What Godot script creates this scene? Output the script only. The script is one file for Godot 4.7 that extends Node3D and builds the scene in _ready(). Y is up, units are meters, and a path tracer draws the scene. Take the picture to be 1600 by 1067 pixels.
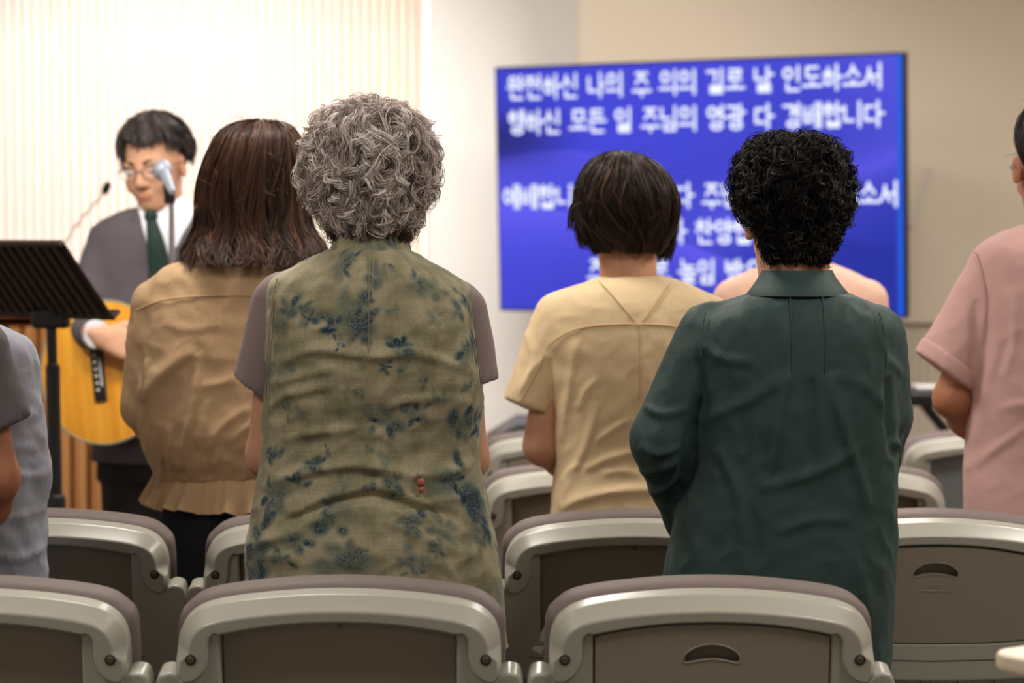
extends Node3D

# Focal length in pixels of the 1600 x 1067 frame (85 mm on a 36 mm wide sensor); the eye is 1.40 m above the floor.
const F := 3778.0
const EYE := 1.40
const TILT := 0.04592
const SCREEN_GLOW := 0.72
# printed flower clusters of the vest: metres from the back's middle line, metres down the cloth, size, depth of dye
const VEST_FLOWERS := [[-0.062, 0.088, 0.027, 0.8], [-0.038, 0.076, 0.021, 0.8], [0.042, 0.086, 0.011, 0.7], [0.019, 0.106, 0.022, 0.7], [0.088, 0.117, 0.024, 0.8], [0.116, 0.126, 0.022, 0.7], [-0.004, 0.155, 0.022, 0.9], [-0.028, 0.177, 0.040, 0.9], [-0.009, 0.199, 0.022, 0.9], [-0.047, 0.191, 0.022, 0.9], [-0.116, 0.160, 0.027, 0.7], [-0.138, 0.182, 0.024, 0.7], [-0.093, 0.177, 0.018, 0.7], [-0.173, 0.160, 0.011, 0.6], [0.192, 0.151, 0.027, 0.8], [0.156, 0.164, 0.021, 0.6], [0.038, 0.164, 0.013, 0.6], [0.106, 0.177, 0.018, 0.4], [0.047, 0.225, 0.016, 0.8], [-0.042, 0.218, 0.013, 0.7], [0.198, 0.229, 0.022, 0.8], [-0.163, 0.220, 0.018, 0.5], [-0.129, 0.264, 0.013, 0.6], [0.048, 0.227, 0.016, 0.9], [0.029, 0.258, 0.016, 0.8], [0.053, 0.256, 0.013, 0.8], [0.088, 0.288, 0.011, 0.7], [-0.140, 0.340, 0.024, 0.6], [-0.111, 0.336, 0.013, 0.5], [0.029, 0.355, 0.027, 0.9], [0.015, 0.331, 0.022, 0.7], [0.077, 0.342, 0.022, 0.9], [0.109, 0.317, 0.018, 0.6], [0.164, 0.364, 0.034, 0.8], [0.227, 0.359, 0.027, 1.0], [0.207, 0.231, 0.021, 0.8], [-0.031, 0.303, 0.013, 0.5], [-0.008, 0.307, 0.011, 0.5], [-0.102, 0.426, 0.022, 1.0], [-0.122, 0.463, 0.022, 0.9], [-0.160, 0.488, 0.040, 0.8], [-0.200, 0.420, 0.022, 0.7], [-0.075, 0.404, 0.011, 0.6], [-0.001, 0.400, 0.011, 0.6], [-0.045, 0.455, 0.013, 0.6], [0.006, 0.457, 0.016, 0.7], [0.048, 0.463, 0.022, 0.8], [0.039, 0.420, 0.018, 0.4], [0.171, 0.469, 0.056, 0.9], [0.188, 0.506, 0.051, 1.0], [0.150, 0.449, 0.034, 1.0], [0.062, 0.516, 0.027, 0.9], [-0.054, 0.511, 0.034, 0.8], [0.120, 0.539, 0.022, 0.6], [-0.175, 0.572, 0.045, 1.0], [-0.233, 0.587, 0.034, 1.0], [-0.122, 0.587, 0.022, 0.8], [-0.168, 0.611, 0.034, 0.9], [-0.105, 0.549, 0.027, 0.8], [-0.040, 0.587, 0.040, 0.7], [-0.017, 0.572, 0.022, 0.7], [0.058, 0.587, 0.024, 0.6], [0.068, 0.606, 0.018, 0.6], [0.099, 0.568, 0.018, 0.6], [0.216, 0.535, 0.034, 0.9], [0.260, 0.592, 0.034, 0.8], [-0.064, 0.621, 0.013, 0.6], [0.260, 0.658, 0.018, 0.6]]

var M := {}
var rng := RandomNumberGenerator.new()
var taken := {}
var t0 := 0


# The point of the place that lies at depth d (metres in front of the eye) behind picture position (px, py).
func at(px: float, py: float, d: float) -> Vector3:
	var dir := Vector3((px - 800.0) / F, (533.5 - py) / F, -1.0).rotated(Vector3.RIGHT, -TILT)
	return Vector3(0, EYE, 0) + dir * (d / -dir.z)


func numbered(called: String) -> String:
	if not taken.has(called):
		taken[called] = 0
		return called
	taken[called] += 1
	return "%s_%03d" % [called, taken[called]]


func thing(called: String, label: String, category: String, pos := Vector3.ZERO, group := "") -> Node3D:
	var o := Node3D.new()
	o.name = numbered(called)
	add_child(o)
	o.position = pos
	tag(o, label, category, group)
	return o


func tag(o: Node3D, label: String, category: String, group := "") -> void:
	o.set_meta("label", label)
	o.set_meta("category", category)
	if group:
		o.set_meta("group", group)


func copy(o: Node3D, label: String, pos: Vector3, turn := 0.0) -> Node3D:
	var c: Node3D = o.duplicate()
	c.name = numbered("auditorium_chair")
	add_child(c)
	c.position = pos
	c.rotation.y = turn
	c.set_meta("label", label)
	return c


# ---------------------------------------------------------------- mesh collector
class MB:
	var v := PackedVector3Array()
	var n := PackedVector3Array()
	var c := PackedColorArray()
	var uv := PackedVector2Array()
	var i := PackedInt32Array()
	var xf := Transform3D.IDENTITY

	func tri(a: int, b: int, d: int) -> void:
		i.append(a)
		i.append(b)
		i.append(d)

	func quad(a: int, b: int, d: int, e: int) -> void:
		tri(a, b, d)
		tri(a, d, e)

	# area-weighted vertex normals; every face is wound clockwise as seen from outside
	func smooth(from := 0) -> void:
		n.resize(v.size())
		for k in range(from, v.size()):
			n[k] = Vector3.ZERO
		for k in range(0, i.size(), 3):
			if i[k] < from:
				continue
			var a := v[i[k]]
			var q := (v[i[k + 2]] - a).cross(v[i[k + 1]] - a)
			n[i[k]] += q
			n[i[k + 1]] += q
			n[i[k + 2]] += q
		for k in range(from, v.size()):
			n[k] = n[k].normalized()

	func fill_color(col: Color) -> void:
		while c.size() < v.size():
			c.append(col)

	# rings of equal size joined into a skin
	func rings(rs: Array, closed := true, cap0 := false, cap1 := false) -> void:
		var from := v.size()
		var m: int = rs[0].size()
		for r in rs:
			for p in r:
				v.append(xf * p)
		var last := m if closed else m - 1
		for k in rs.size() - 1:
			for j in last:
				var j2 := (j + 1) % m
				quad(from + k * m + j, from + (k + 1) * m + j, from + (k + 1) * m + j2, from + k * m + j2)
		smooth(from)
		if cap0:
			fan(rs[0], true)
		if cap1:
			fan(rs[rs.size() - 1], false)

	func fan(r, flip: bool) -> void:
		var from := v.size()
		var mid := Vector3.ZERO
		for p in r:
			mid += p
		mid /= r.size()
		v.append(xf * mid)
		for p in r:
			v.append(xf * p)
		var m: int = r.size()
		for j in m:
			var a := from + 1 + j
			var b := from + 1 + (j + 1) % m
			if flip:
				tri(from, a, b)
			else:
				tri(from, b, a)
		smooth(from)

	func box(ctr: Vector3, size: Vector3, bevel := 0.0, turn := Basis.IDENTITY) -> void:
		var h := size * 0.5
		var b := minf(bevel, minf(h.x, minf(h.y, h.z)) * 0.98)
		if b <= 0.0:
			b = 0.00001
		var poly := PackedVector2Array()
		for q in [[1, 1], [-1, 1], [-1, -1], [1, -1]]:
			var k0: float = [0.0, PI / 2, PI, PI * 1.5][[[1, 1], [-1, 1], [-1, -1], [1, -1]].find(q)]
			for s in (3 if bevel > 0.0 else 1):
				var a: float = k0 + (s * PI / 4 if bevel > 0.0 else PI / 4)
				poly.append(Vector2(q[0] * (h.x - b) + b * cos(a), q[1] * (h.y - b) + b * sin(a)))
		var keep := xf
		xf = xf * Transform3D(turn, ctr)
		var ins := PackedFloat32Array()
		ins.resize(poly.size())
		ins.fill(b)
		slab(poly, -h.z, h.z, ins, 2 if bevel > 0.0 else 0, true)
		xf = keep

	# a polygon (anticlockwise, y up) given thickness from z0 to z1, its front (and back) edges rounded by inset[k]
	func slab(poly: PackedVector2Array, z0: float, z1: float, inset: PackedFloat32Array, steps := 3, both := false) -> void:
		var m := poly.size()
		var nor := PackedVector2Array()
		for k in m:
			var a := poly[(k + m - 1) % m]
			var b := poly[(k + 1) % m]
			var p := poly[k]
			var e1 := (p - a).normalized()
			var e2 := (b - p).normalized()
			var t := (e1 + e2)
			t = t.normalized() if t.length() > 0.01 else e1
			nor.append(Vector2(t.y, -t.x))
		var rs := []
		var lay := []
		if both and steps > 0:
			for s in steps + 1:
				var a := PI / 2 * s / steps
				lay.append([1.0 - sin(a), 1.0 - cos(a), true])
		else:
			lay.append([0.0, 0.0, true])
		if steps < 0:
			# a broad slope with a tight edge on either side, as moulded shells have
			for q in [[0.0, 1.75], [0.0, 1.6], [0.02, 1.5], [0.1, 1.4], [0.5, 0.82], [0.86, 0.26], [0.93, 0.13], [1.0, 0.05], [1.1, 0.0], [1.16, 0.0]]:
				lay.append([q[0], q[1], false])
		elif steps > 0:
			for s in steps + 1:
				var a := PI / 2 * s / steps
				lay.append([1.0 - cos(a), 1.0 - sin(a), false])
		else:
			lay.append([0.0, 0.0, false])
		for l in lay:
			var r := PackedVector3Array()
			for k in m:
				var w := inset[k]
				var q: Vector2 = poly[k] - nor[k] * w * l[0]
				var z: float = (z0 + w * l[1]) if l[2] else (z1 - w * l[1])
				r.append(Vector3(q.x, q.y, z))
			rs.append(r)
		if steps == 0:
			# flat sides
			for k in m:
				var from := v.size()
				for q in [rs[0][k], rs[1][k], rs[1][(k + 1) % m], rs[0][(k + 1) % m]]:
					v.append(xf * q)
				quad(from, from + 1, from + 2, from + 3)
				smooth(from)
		else:
			rings(rs)
		face(rs[rs.size() - 1], false)
		face(rs[0], true)

	func face(r: PackedVector3Array, back: bool) -> void:
		var flat := PackedVector2Array()
		for p in r:
			flat.append(Vector2(p.x, p.y))
		var t := Geometry2D.triangulate_polygon(flat)
		var from := v.size()
		for p in r:
			v.append(xf * p)
		for k in range(0, t.size(), 3):
			var a := flat[t[k]]
			var ccw := (flat[t[k + 1]] - a).cross(flat[t[k + 2]] - a) > 0.0
			if ccw == back:
				tri(from + t[k], from + t[k + 1], from + t[k + 2])
			else:
				tri(from + t[k], from + t[k + 2], from + t[k + 1])
		smooth(from)

	func tube(pts: PackedVector3Array, rad: PackedFloat32Array, sides := 10, caps := true) -> void:
		var rs := []
		var t0 := (pts[1] - pts[0]).normalized()
		var up := Vector3.UP if absf(t0.y) < 0.9 else Vector3.RIGHT
		var nn := t0.cross(up).normalized()
		for k in pts.size():
			var t := (pts[mini(k + 1, pts.size() - 1)] - pts[maxi(k - 1, 0)]).normalized()
			nn = (nn - t * nn.dot(t)).normalized()
			var bb := t.cross(nn)
			var r := PackedVector3Array()
			var w := rad[mini(k, rad.size() - 1)]
			for s in sides:
				var a := TAU * s / sides
				r.append(pts[k] + nn * cos(a) * w + bb * sin(a) * w)
			rs.append(r)
		rings(rs, true, caps, caps)

	# profile of (radius, height) turned about y
	func lathe(prof: PackedVector2Array, sides := 24, squash := Vector2.ONE) -> void:
		var rs := []
		for p in prof:
			var r := PackedVector3Array()
			for s in sides:
				var a := TAU * s / sides
				r.append(Vector3(cos(a) * p.x * squash.x, p.y, -sin(a) * p.x * squash.y))
			rs.append(r)
		rings(rs, true, true, true)

	func ball(ctr: Vector3, rad: Vector3, turn := Basis.IDENTITY, sides := 18) -> void:
		var keep := xf
		xf = xf * Transform3D(turn * Basis.from_scale(rad), ctr)
		var prof := PackedVector2Array()
		for k in 13:
			var a := -PI / 2 + PI * k / 12
			prof.append(Vector2(maxf(cos(a), 0.001), sin(a)))
		var from := v.size()
		lathe(prof, sides)
		smooth(from)
		xf = keep


func put(called: String, parent: Node, mb: MB, m: Material) -> MeshInstance3D:
	var arr := []
	arr.resize(Mesh.ARRAY_MAX)
	arr[Mesh.ARRAY_VERTEX] = mb.v
	arr[Mesh.ARRAY_NORMAL] = mb.n
	if mb.uv.size() == mb.v.size():
		arr[Mesh.ARRAY_TEX_UV] = mb.uv
	if mb.c.size() == mb.v.size():
		arr[Mesh.ARRAY_COLOR] = mb.c
	arr[Mesh.ARRAY_INDEX] = mb.i
	var me := ArrayMesh.new()
	me.add_surface_from_arrays(Mesh.PRIMITIVE_TRIANGLES, arr)
	return put_mesh(called, parent, me, m)


func put_mesh(called: String, parent: Node, me: Mesh, m: Material) -> MeshInstance3D:
	var o := MeshInstance3D.new()
	o.name = called if parent != self else numbered(called)
	o.mesh = me
	o.material_override = m
	o.cast_shadow = GeometryInstance3D.SHADOW_CASTING_SETTING_ON
	parent.add_child(o, true)
	return o


func boxpart(called: String, parent: Node, ctr: Vector3, size: Vector3, m: Material, bevel := 0.0, turn := Basis.IDENTITY) -> MeshInstance3D:
	var b := MB.new()
	b.box(ctr, size, bevel, turn)
	return put(called, parent, b, m)


func setting(called: String, ctr: Vector3, size: Vector3, m: Material, label := "") -> MeshInstance3D:
	var o := boxpart(called, self, ctr, size, m)
	o.set_meta("kind", "structure")
	if label:
		o.set_meta("label", label)
	return o


# ---------------------------------------------------------------- smooth-joined bodies on a grid
class Sdf:
	var lo: Vector3
	var c: float
	var nx: int
	var ny: int
	var nz: int
	var f := PackedFloat32Array()

	func _init(a: Vector3, b: Vector3, cell: float) -> void:
		c = cell
		lo = a - Vector3.ONE * cell * 2.0
		nx = int((b.x - a.x) / cell) + 5
		ny = int((b.y - a.y) / cell) + 5
		nz = int((b.z - a.z) / cell) + 5
		f.resize(nx * ny * nz)
		f.fill(1.0)

	func span(a: Vector3, b: Vector3, k: float) -> PackedInt32Array:
		var m := k + c * 2.5
		return PackedInt32Array([
			clampi(int((a.x - m - lo.x) / c), 0, nx), clampi(int((b.x + m - lo.x) / c) + 2, 0, nx),
			clampi(int((a.y - m - lo.y) / c), 0, ny), clampi(int((b.y + m - lo.y) / c) + 2, 0, ny),
			clampi(int((a.z - m - lo.z) / c), 0, nz), clampi(int((b.z + m - lo.z) / c) + 2, 0, nz)])

	# tapered capsule; flat squeezes it along axis `thin`; a cut keeps the side away from cut_n
	func cone(a: Vector3, b: Vector3, ra: float, rb: float, k := 0.02, cut_p := Vector3.ZERO, cut_n := Vector3.ZERO) -> void:
		var rm := maxf(ra, rb)
		var s := span(Vector3(minf(a.x, b.x), minf(a.y, b.y), minf(a.z, b.z)) - Vector3.ONE * rm, Vector3(maxf(a.x, b.x), maxf(a.y, b.y), maxf(a.z, b.z)) + Vector3.ONE * rm, k)
		var ab := b - a
		var l2 := maxf(ab.length_squared(), 1e-9)
		var cut := cut_n != Vector3.ZERO
		var ck := cut_p.dot(cut_n)
		for z in range(s[4], s[5]):
			for y in range(s[2], s[3]):
				var row := nx * (y + ny * z)
				var p := Vector3(lo.x, lo.y + y * c, lo.z + z * c)
				for x in range(s[0], s[1]):
					p.x = lo.x + x * c
					var q := p - a
					var t := clampf(q.dot(ab) / l2, 0.0, 1.0)
					var d := (q - ab * t).length() - (ra + (rb - ra) * t)
					if cut:
						d = maxf(d, p.dot(cut_n) - ck)
					var e := f[row + x]
					var h := k - absf(d - e)
					if h > 0.0:
						f[row + x] = minf(d, e) - h * h * 0.25 / k
					elif d < e:
						f[row + x] = d

	func ell(ctr: Vector3, r: Vector3, k := 0.02, turn := Basis.IDENTITY, cutaway := false) -> void:
		var rm := maxf(r.x, maxf(r.y, r.z))
		var s := span(ctr - Vector3.ONE * rm, ctr + Vector3.ONE * rm, k)
		var inv := turn.transposed()
		for z in range(s[4], s[5]):
			for y in range(s[2], s[3]):
				var row := nx * (y + ny * z)
				for x in range(s[0], s[1]):
					var q := inv * (Vector3(lo.x + x * c, lo.y + y * c, lo.z + z * c) - ctr)
					var u := q / r
					var k0 := u.length()
					var g := (u / r).length()
					var d := k0 * (k0 - 1.0) / maxf(g, 1e-6)
					var e := f[row + x]
					if cutaway:
						d = -d
						var h2 := k - absf(d - e)
						f[row + x] = maxf(d, e) + (h2 * h2 * 0.25 / k if h2 > 0.0 else 0.0)
						continue
					var h := k - absf(d - e)
					if h > 0.0:
						f[row + x] = minf(d, e) - h * h * 0.25 / k
					elif d < e:
						f[row + x] = d

	# stack of rounded cross-sections: rows of [y, x0, x1, z_back, z_front, (squareness)], from the top down
	func trunk(rows: Array, k := 0.02) -> void:
		var top: float = rows[0][0]
		var bot: float = rows[rows.size() - 1][0]
		var at_row := 0
		for y in range(ny - 1, -1, -1):
			var py := lo.y + y * c
			if py > top or py < bot:
				continue
			while at_row < rows.size() - 2 and py < rows[at_row + 1][0]:
				at_row += 1
			var r0: Array = rows[maxi(at_row - 1, 0)]
			var r1: Array = rows[at_row]
			var r2: Array = rows[at_row + 1]
			var r3: Array = rows[mini(at_row + 2, rows.size() - 1)]
			var t: float = (r1[0] - py) / maxf(r1[0] - r2[0], 1e-6)
			var g := PackedFloat32Array()
			for j in range(1, 5):
				var m1: float = (r2[j] - r0[j]) / maxf(r0[0] - r2[0], 1e-6) * (r1[0] - r2[0])
				var m2: float = (r3[j] - r1[j]) / maxf(r1[0] - r3[0], 1e-6) * (r1[0] - r2[0])
				if at_row == 0:
					m1 = r2[j] - r1[j]
				g.append((2 * t * t * t - 3 * t * t + 1) * r1[j] + (t * t * t - 2 * t * t + t) * m1 + (-2 * t * t * t + 3 * t * t) * r2[j] + (t * t * t - t * t) * m2)
			var sq: float = r1[5] if r1.size() > 5 else 2.4
			var cx := (g[0] + g[1]) * 0.5
			var hw := maxf((g[1] - g[0]) * 0.5, 0.005)
			var cz := (g[2] + g[3]) * 0.5
			var hd := maxf((g[2] - g[3]) * 0.5, 0.005)
			for z in nz:
				var dz := absf(lo.z + z * c - cz) / hd
				if dz > 2.2:
					continue
				var pz := pow(dz, sq)
				var row := nx * (y + ny * z)
				for x in nx:
					var dx := absf(lo.x + x * c - cx) / hw
					if dx > 2.0:
						continue
					var sv := pow(pow(dx, sq) + pz, 1.0 / sq)
					var gx := dx / hw
					var gz := dz / hd
					var d := sv * (sv - 1.0) / maxf(sqrt(gx * gx + gz * gz), 0.5)
					var e := f[row + x]
					var h := k - absf(d - e)
					if h > 0.0:
						f[row + x] = minf(d, e) - h * h * 0.25 / k
					elif d < e:
						f[row + x] = d

	func mesh_into(mb: MB) -> void:
		var from := mb.v.size()
		var idx := PackedInt32Array()
		idx.resize(f.size())
		var sx := 1
		var sy := nx
		var sz := nx * ny
		var v := mb.v
		var ii := mb.i
		for z in nz - 1:
			for y in ny - 1:
				var row := nx * (y + ny * z)
				for x in nx - 1:
					var k := row + x
					var a0 := f[k]
					var a1 := f[k + sx]
					var a2 := f[k + sy]
					var a3 := f[k + sx + sy]
					var a4 := f[k + sz]
					var a5 := f[k + sx + sz]
					var a6 := f[k + sy + sz]
					var a7 := f[k + sx + sy + sz]
					if a0 < 0.0:
						if a1 < 0.0 and a2 < 0.0 and a3 < 0.0 and a4 < 0.0 and a5 < 0.0 and a6 < 0.0 and a7 < 0.0:
							continue
					elif a1 >= 0.0 and a2 >= 0.0 and a3 >= 0.0 and a4 >= 0.0 and a5 >= 0.0 and a6 >= 0.0 and a7 >= 0.0:
						continue
					var s := Vector3.ZERO
					var m := 0
					if (a0 < 0.0) != (a1 < 0.0):
						s += Vector3(a0 / (a0 - a1), 0, 0); m += 1
					if (a2 < 0.0) != (a3 < 0.0):
						s += Vector3(a2 / (a2 - a3), 1, 0); m += 1
					if (a4 < 0.0) != (a5 < 0.0):
						s += Vector3(a4 / (a4 - a5), 0, 1); m += 1
					if (a6 < 0.0) != (a7 < 0.0):
						s += Vector3(a6 / (a6 - a7), 1, 1); m += 1
					if (a0 < 0.0) != (a2 < 0.0):
						s += Vector3(0, a0 / (a0 - a2), 0); m += 1
					if (a1 < 0.0) != (a3 < 0.0):
						s += Vector3(1, a1 / (a1 - a3), 0); m += 1
					if (a4 < 0.0) != (a6 < 0.0):
						s += Vector3(0, a4 / (a4 - a6), 1); m += 1
					if (a5 < 0.0) != (a7 < 0.0):
						s += Vector3(1, a5 / (a5 - a7), 1); m += 1
					if (a0 < 0.0) != (a4 < 0.0):
						s += Vector3(0, 0, a0 / (a0 - a4)); m += 1
					if (a1 < 0.0) != (a5 < 0.0):
						s += Vector3(1, 0, a1 / (a1 - a5)); m += 1
					if (a2 < 0.0) != (a6 < 0.0):
						s += Vector3(0, 1, a2 / (a2 - a6)); m += 1
					if (a3 < 0.0) != (a7 < 0.0):
						s += Vector3(1, 1, a3 / (a3 - a7)); m += 1
					idx[k] = v.size()
					v.append(lo + (Vector3(x, y, z) + s / m) * c)
					if y > 0 and z > 0 and (a0 < 0.0) != (a1 < 0.0):
						if a0 >= 0.0:
							ii.append_array([idx[k - sy - sz], idx[k], idx[k - sy], idx[k - sy - sz], idx[k - sz], idx[k]])
						else:
							ii.append_array([idx[k - sy - sz], idx[k - sy], idx[k], idx[k - sy - sz], idx[k], idx[k - sz]])
					if x > 0 and z > 0 and (a0 < 0.0) != (a2 < 0.0):
						if a0 >= 0.0:
							ii.append_array([idx[k - sx - sz], idx[k - sx], idx[k], idx[k - sx - sz], idx[k], idx[k - sz]])
						else:
							ii.append_array([idx[k - sx - sz], idx[k], idx[k - sx], idx[k - sx - sz], idx[k - sz], idx[k]])
					if x > 0 and y > 0 and (a0 < 0.0) != (a4 < 0.0):
						if a0 >= 0.0:
							ii.append_array([idx[k - sx - sy], idx[k - sy], idx[k], idx[k - sx - sy], idx[k], idx[k - sx]])
						else:
							ii.append_array([idx[k - sx - sy], idx[k], idx[k - sy], idx[k - sx - sy], idx[k - sx], idx[k]])
		mb.v = v
		mb.i = ii
		mb.smooth(from)


# ---------------------------------------------------------------- materials
func srgb(r: float, g: float, b: float) -> Color:
	return Color(r / 255.0, g / 255.0, b / 255.0)


func lin(r: float, g: float, b: float) -> Color:
	return srgb(r, g, b).srgb_to_linear()


func mat(called: String, col: Color, rough := 0.6, metal := 0.0, spec := 0.5) -> StandardMaterial3D:
	var m := StandardMaterial3D.new()
	m.resource_name = called
	m.albedo_color = col
	m.roughness = rough
	m.metallic = metal
	m.metallic_specular = spec
	M[called] = m
	return m


func noise_image(size: int, freq: float, octaves: int, seed_no: int, stretch := 1.0) -> Image:
	var nz := FastNoiseLite.new()
	nz.seed = seed_no
	nz.noise_type = FastNoiseLite.TYPE_SIMPLEX_SMOOTH
	nz.frequency = freq
	nz.fractal_octaves = octaves
	var im := nz.get_seamless_image(size, int(size * stretch), false, false, 0.15)
	if stretch != 1.0:
		im.resize(size, size, Image.INTERPOLATE_CUBIC)
	return im


func tex(im: Image) -> ImageTexture:
	return ImageTexture.create_from_image(im)


# grey noise turned into a colour texture between two colours
func tint_image(im: Image, a: Color, b: Color, contrast := 1.0) -> Image:
	var out := Image.create(im.get_width(), im.get_height(), false, Image.FORMAT_RGB8)
	for y in im.get_height():
		for x in im.get_width():
			var t := clampf((im.get_pixel(x, y).r - 0.5) * contrast + 0.5, 0.0, 1.0)
			out.set_pixel(x, y, a.lerp(b, t))
	return out


# threads over and under, as a height map
func weave_image(size: int, threads: int, rough: float, seed_no: int) -> Image:
	var im := Image.create(size, size, false, Image.FORMAT_L8)
	var r := RandomNumberGenerator.new()
	r.seed = seed_no
	var wx := PackedFloat32Array()
	var wy := PackedFloat32Array()
	for k in threads:
		wx.append(r.randf_range(1.0 - rough, 1.0))
		wy.append(r.randf_range(1.0 - rough, 1.0))
	for y in size:
		for x in size:
			var u := float(x) / size * threads
			var w := float(y) / size * threads
			var over := (int(u) + int(w)) % 2 == 0
			var a := absf(sin(u * PI)) * wx[int(u)] * (1.0 if over else 0.6)
			var b := absf(sin(w * PI)) * wy[int(w)] * (0.6 if over else 1.0)
			im.set_pixel(x, y, Color.WHITE * clampf(maxf(a, b), 0.0, 1.0))
	return im


func cloth(called: String, col: Color, weave: ImageTexture, per_m: float, depth_cm: float, rough := 0.85, sheen := 0.25) -> StandardMaterial3D:
	var m := mat(called, col, rough, 0.0, 0.3)
	m.uv1_triplanar = true
	m.uv1_scale = Vector3.ONE * per_m
	m.heightmap_enabled = true
	m.heightmap_texture = weave
	m.heightmap_scale = depth_cm
	m.rim_enabled = true
	m.rim = sheen
	m.rim_tint = 0.6
	return m


func vertex_coloured(m: StandardMaterial3D) -> StandardMaterial3D:
	m.vertex_color_use_as_albedo = true
	return m


func materials() -> void:
	var grain := tex(noise_image(256, 0.02, 4, 5))
	var weave_fine := tex(weave_image(256, 32, 0.25, 3))
	var weave_slub := tex(weave_image(512, 48, 0.55, 8))
	# cloth with small dry wrinkles in it: threads and a crumple together
	var crumple := noise_image(512, 0.012, 4, 21)
	var both := Image.create(512, 512, false, Image.FORMAT_L8)
	var fine := weave_image(512, 64, 0.3, 17)
	for y in 512:
		for x in 512:
			both.set_pixel(x, y, Color.WHITE * clampf(crumple.get_pixel(x, y).r * 0.86 + fine.get_pixel(x, y).r * 0.14, 0, 1))
	var crisp := tex(both)

	mat("plastic", srgb(164, 162, 150), 0.30, 0.0, 0.5)
	var pl: StandardMaterial3D = M.plastic
	pl.heightmap_enabled = true
	pl.heightmap_texture = grain
	pl.heightmap_scale = 0.008
	pl.uv1_triplanar = true
	pl.uv1_scale = Vector3.ONE * 14.0
	mat("shaded_panel_plastic", srgb(138, 130, 115), 0.42, 0.0, 0.45)  # same plastic as the shell, with the panel's shade mixed into its colour
	M.shaded_panel_plastic.heightmap_enabled = true
	M.shaded_panel_plastic.heightmap_texture = grain
	M.shaded_panel_plastic.heightmap_scale = 0.01
	M.shaded_panel_plastic.uv1_triplanar = true
	M.shaded_panel_plastic.uv1_scale = Vector3.ONE * 20.0
	mat("grey_panel", srgb(120, 124, 128), 0.4)
	cloth("cushion", srgb(112, 100, 96), weave_fine, 14.0, 0.012, 0.6, 0.12)
	mat("screw", srgb(120, 112, 95), 0.35, 0.9)
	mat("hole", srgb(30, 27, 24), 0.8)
	mat("black_metal", srgb(24, 22, 21), 0.45, 0.0, 0.5)
	mat("dark_desk", srgb(56, 45, 40), 0.5, 0.0, 0.4)
	mat("chrome", srgb(205, 205, 208), 0.25, 1.0)
	mat("grille", srgb(158, 164, 176), 0.55, 0.4)
	mat("black_plastic", srgb(16, 16, 18), 0.35)
	mat("dark_grey", srgb(70, 68, 70), 0.6)
	mat("white_paint", srgb(238, 236, 233), 0.7, 0.0, 0.3)
	mat("beige_paint", srgb(222, 208, 188), 0.6, 0.0, 0.3)
	mat("flute_paint", srgb(216, 206, 188), 0.6, 0.0, 0.3)
	mat("ceiling_paint", srgb(235, 232, 226), 0.85, 0.0, 0.2)
	mat("cream_top", srgb(236, 220, 196), 0.4)
	mat("cable", srgb(222, 212, 206), 0.4)
	var fl := mat("floor_vinyl", srgb(255, 255, 255), 0.45)
	fl.albedo_texture = tex(tint_image(noise_image(256, 0.03, 4, 31), srgb(96, 88, 80), srgb(122, 113, 104), 1.4))
	fl.uv1_triplanar = true
	fl.uv1_scale = Vector3.ONE * 0.8

	# pale wood of the slatted wall, honey wood of the lectern: long grain along y
	for w in [["pale_wood", srgb(234, 219, 209), srgb(245, 234, 226), 41], ["honey_wood", srgb(188, 124, 70), srgb(222, 164, 104), 42], ["guitar_top", srgb(222, 146, 24), srgb(238, 170, 48), 43], ["dark_wood", srgb(50, 26, 16), srgb(84, 44, 26), 44]]:
		var wm := mat(w[0], Color.WHITE, 0.5, 0.0, 0.4)
		var im := noise_image(256, 0.03, 4, w[3]).get_region(Rect2i(0, 0, 256, 10))
		im.resize(256, 512, Image.INTERPOLATE_CUBIC)
		wm.albedo_texture = tex(tint_image(im, w[1], w[2], 1.6))
		wm.uv1_triplanar = true
		wm.uv1_scale = Vector3(3.0, 1.2, 3.0)
	M.guitar_top.clearcoat_enabled = true
	M.guitar_top.clearcoat = 0.9
	M.guitar_top.clearcoat_roughness = 0.12
	M.dark_wood.clearcoat_enabled = true
	M.dark_wood.clearcoat = 0.8
	M.dark_wood.clearcoat_roughness = 0.15

	var skin_noise := tex(tint_image(noise_image(128, 0.06, 3, 77), srgb(235, 232, 230), srgb(255, 255, 255)))
	for s in [["skin", srgb(196, 146, 116)], ["skin_pale", srgb(214, 164, 132)], ["skin_tan", srgb(176, 118, 86)]]:
		var sm := mat(s[0], s[1], 0.55, 0.0, 0.4)
		sm.albedo_texture = skin_noise
		sm.uv1_triplanar = true
		sm.uv1_scale = Vector3.ONE * 9.0
		sm.subsurf_scatter_enabled = true
		sm.subsurf_scatter_strength = 0.12
	mat("lips", srgb(176, 96, 88), 0.5)
	mat("eye_white", srgb(225, 220, 214), 0.2)
	mat("iris", srgb(36, 22, 16), 0.2)
	mat("spectacles", srgb(70, 60, 56), 0.3, 0.6)
	var gl := mat("lens", Color(1, 1, 1, 0.06), 0.05)
	gl.transparency = BaseMaterial3D.TRANSPARENCY_ALPHA
	for h in ["hair"]:
		var hm := mat(h, Color.WHITE, 0.45, 0.0, 0.38)
		vertex_coloured(hm)
	var hm2 := mat("soft_hair", Color.WHITE, 0.58, 0.0, 0.32)
	vertex_coloured(hm2)

	cloth("tan_cotton", srgb(176, 146, 112), crisp, 3.2, 0.22, 0.75, 0.15)
	cloth("beige_cotton", srgb(208, 184, 146), crisp, 3.0, 0.14, 0.85, 0.2)
	cloth("green_cotton", srgb(48, 66, 64), crisp, 3.4, 0.12, 0.62, 0.2)
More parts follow.
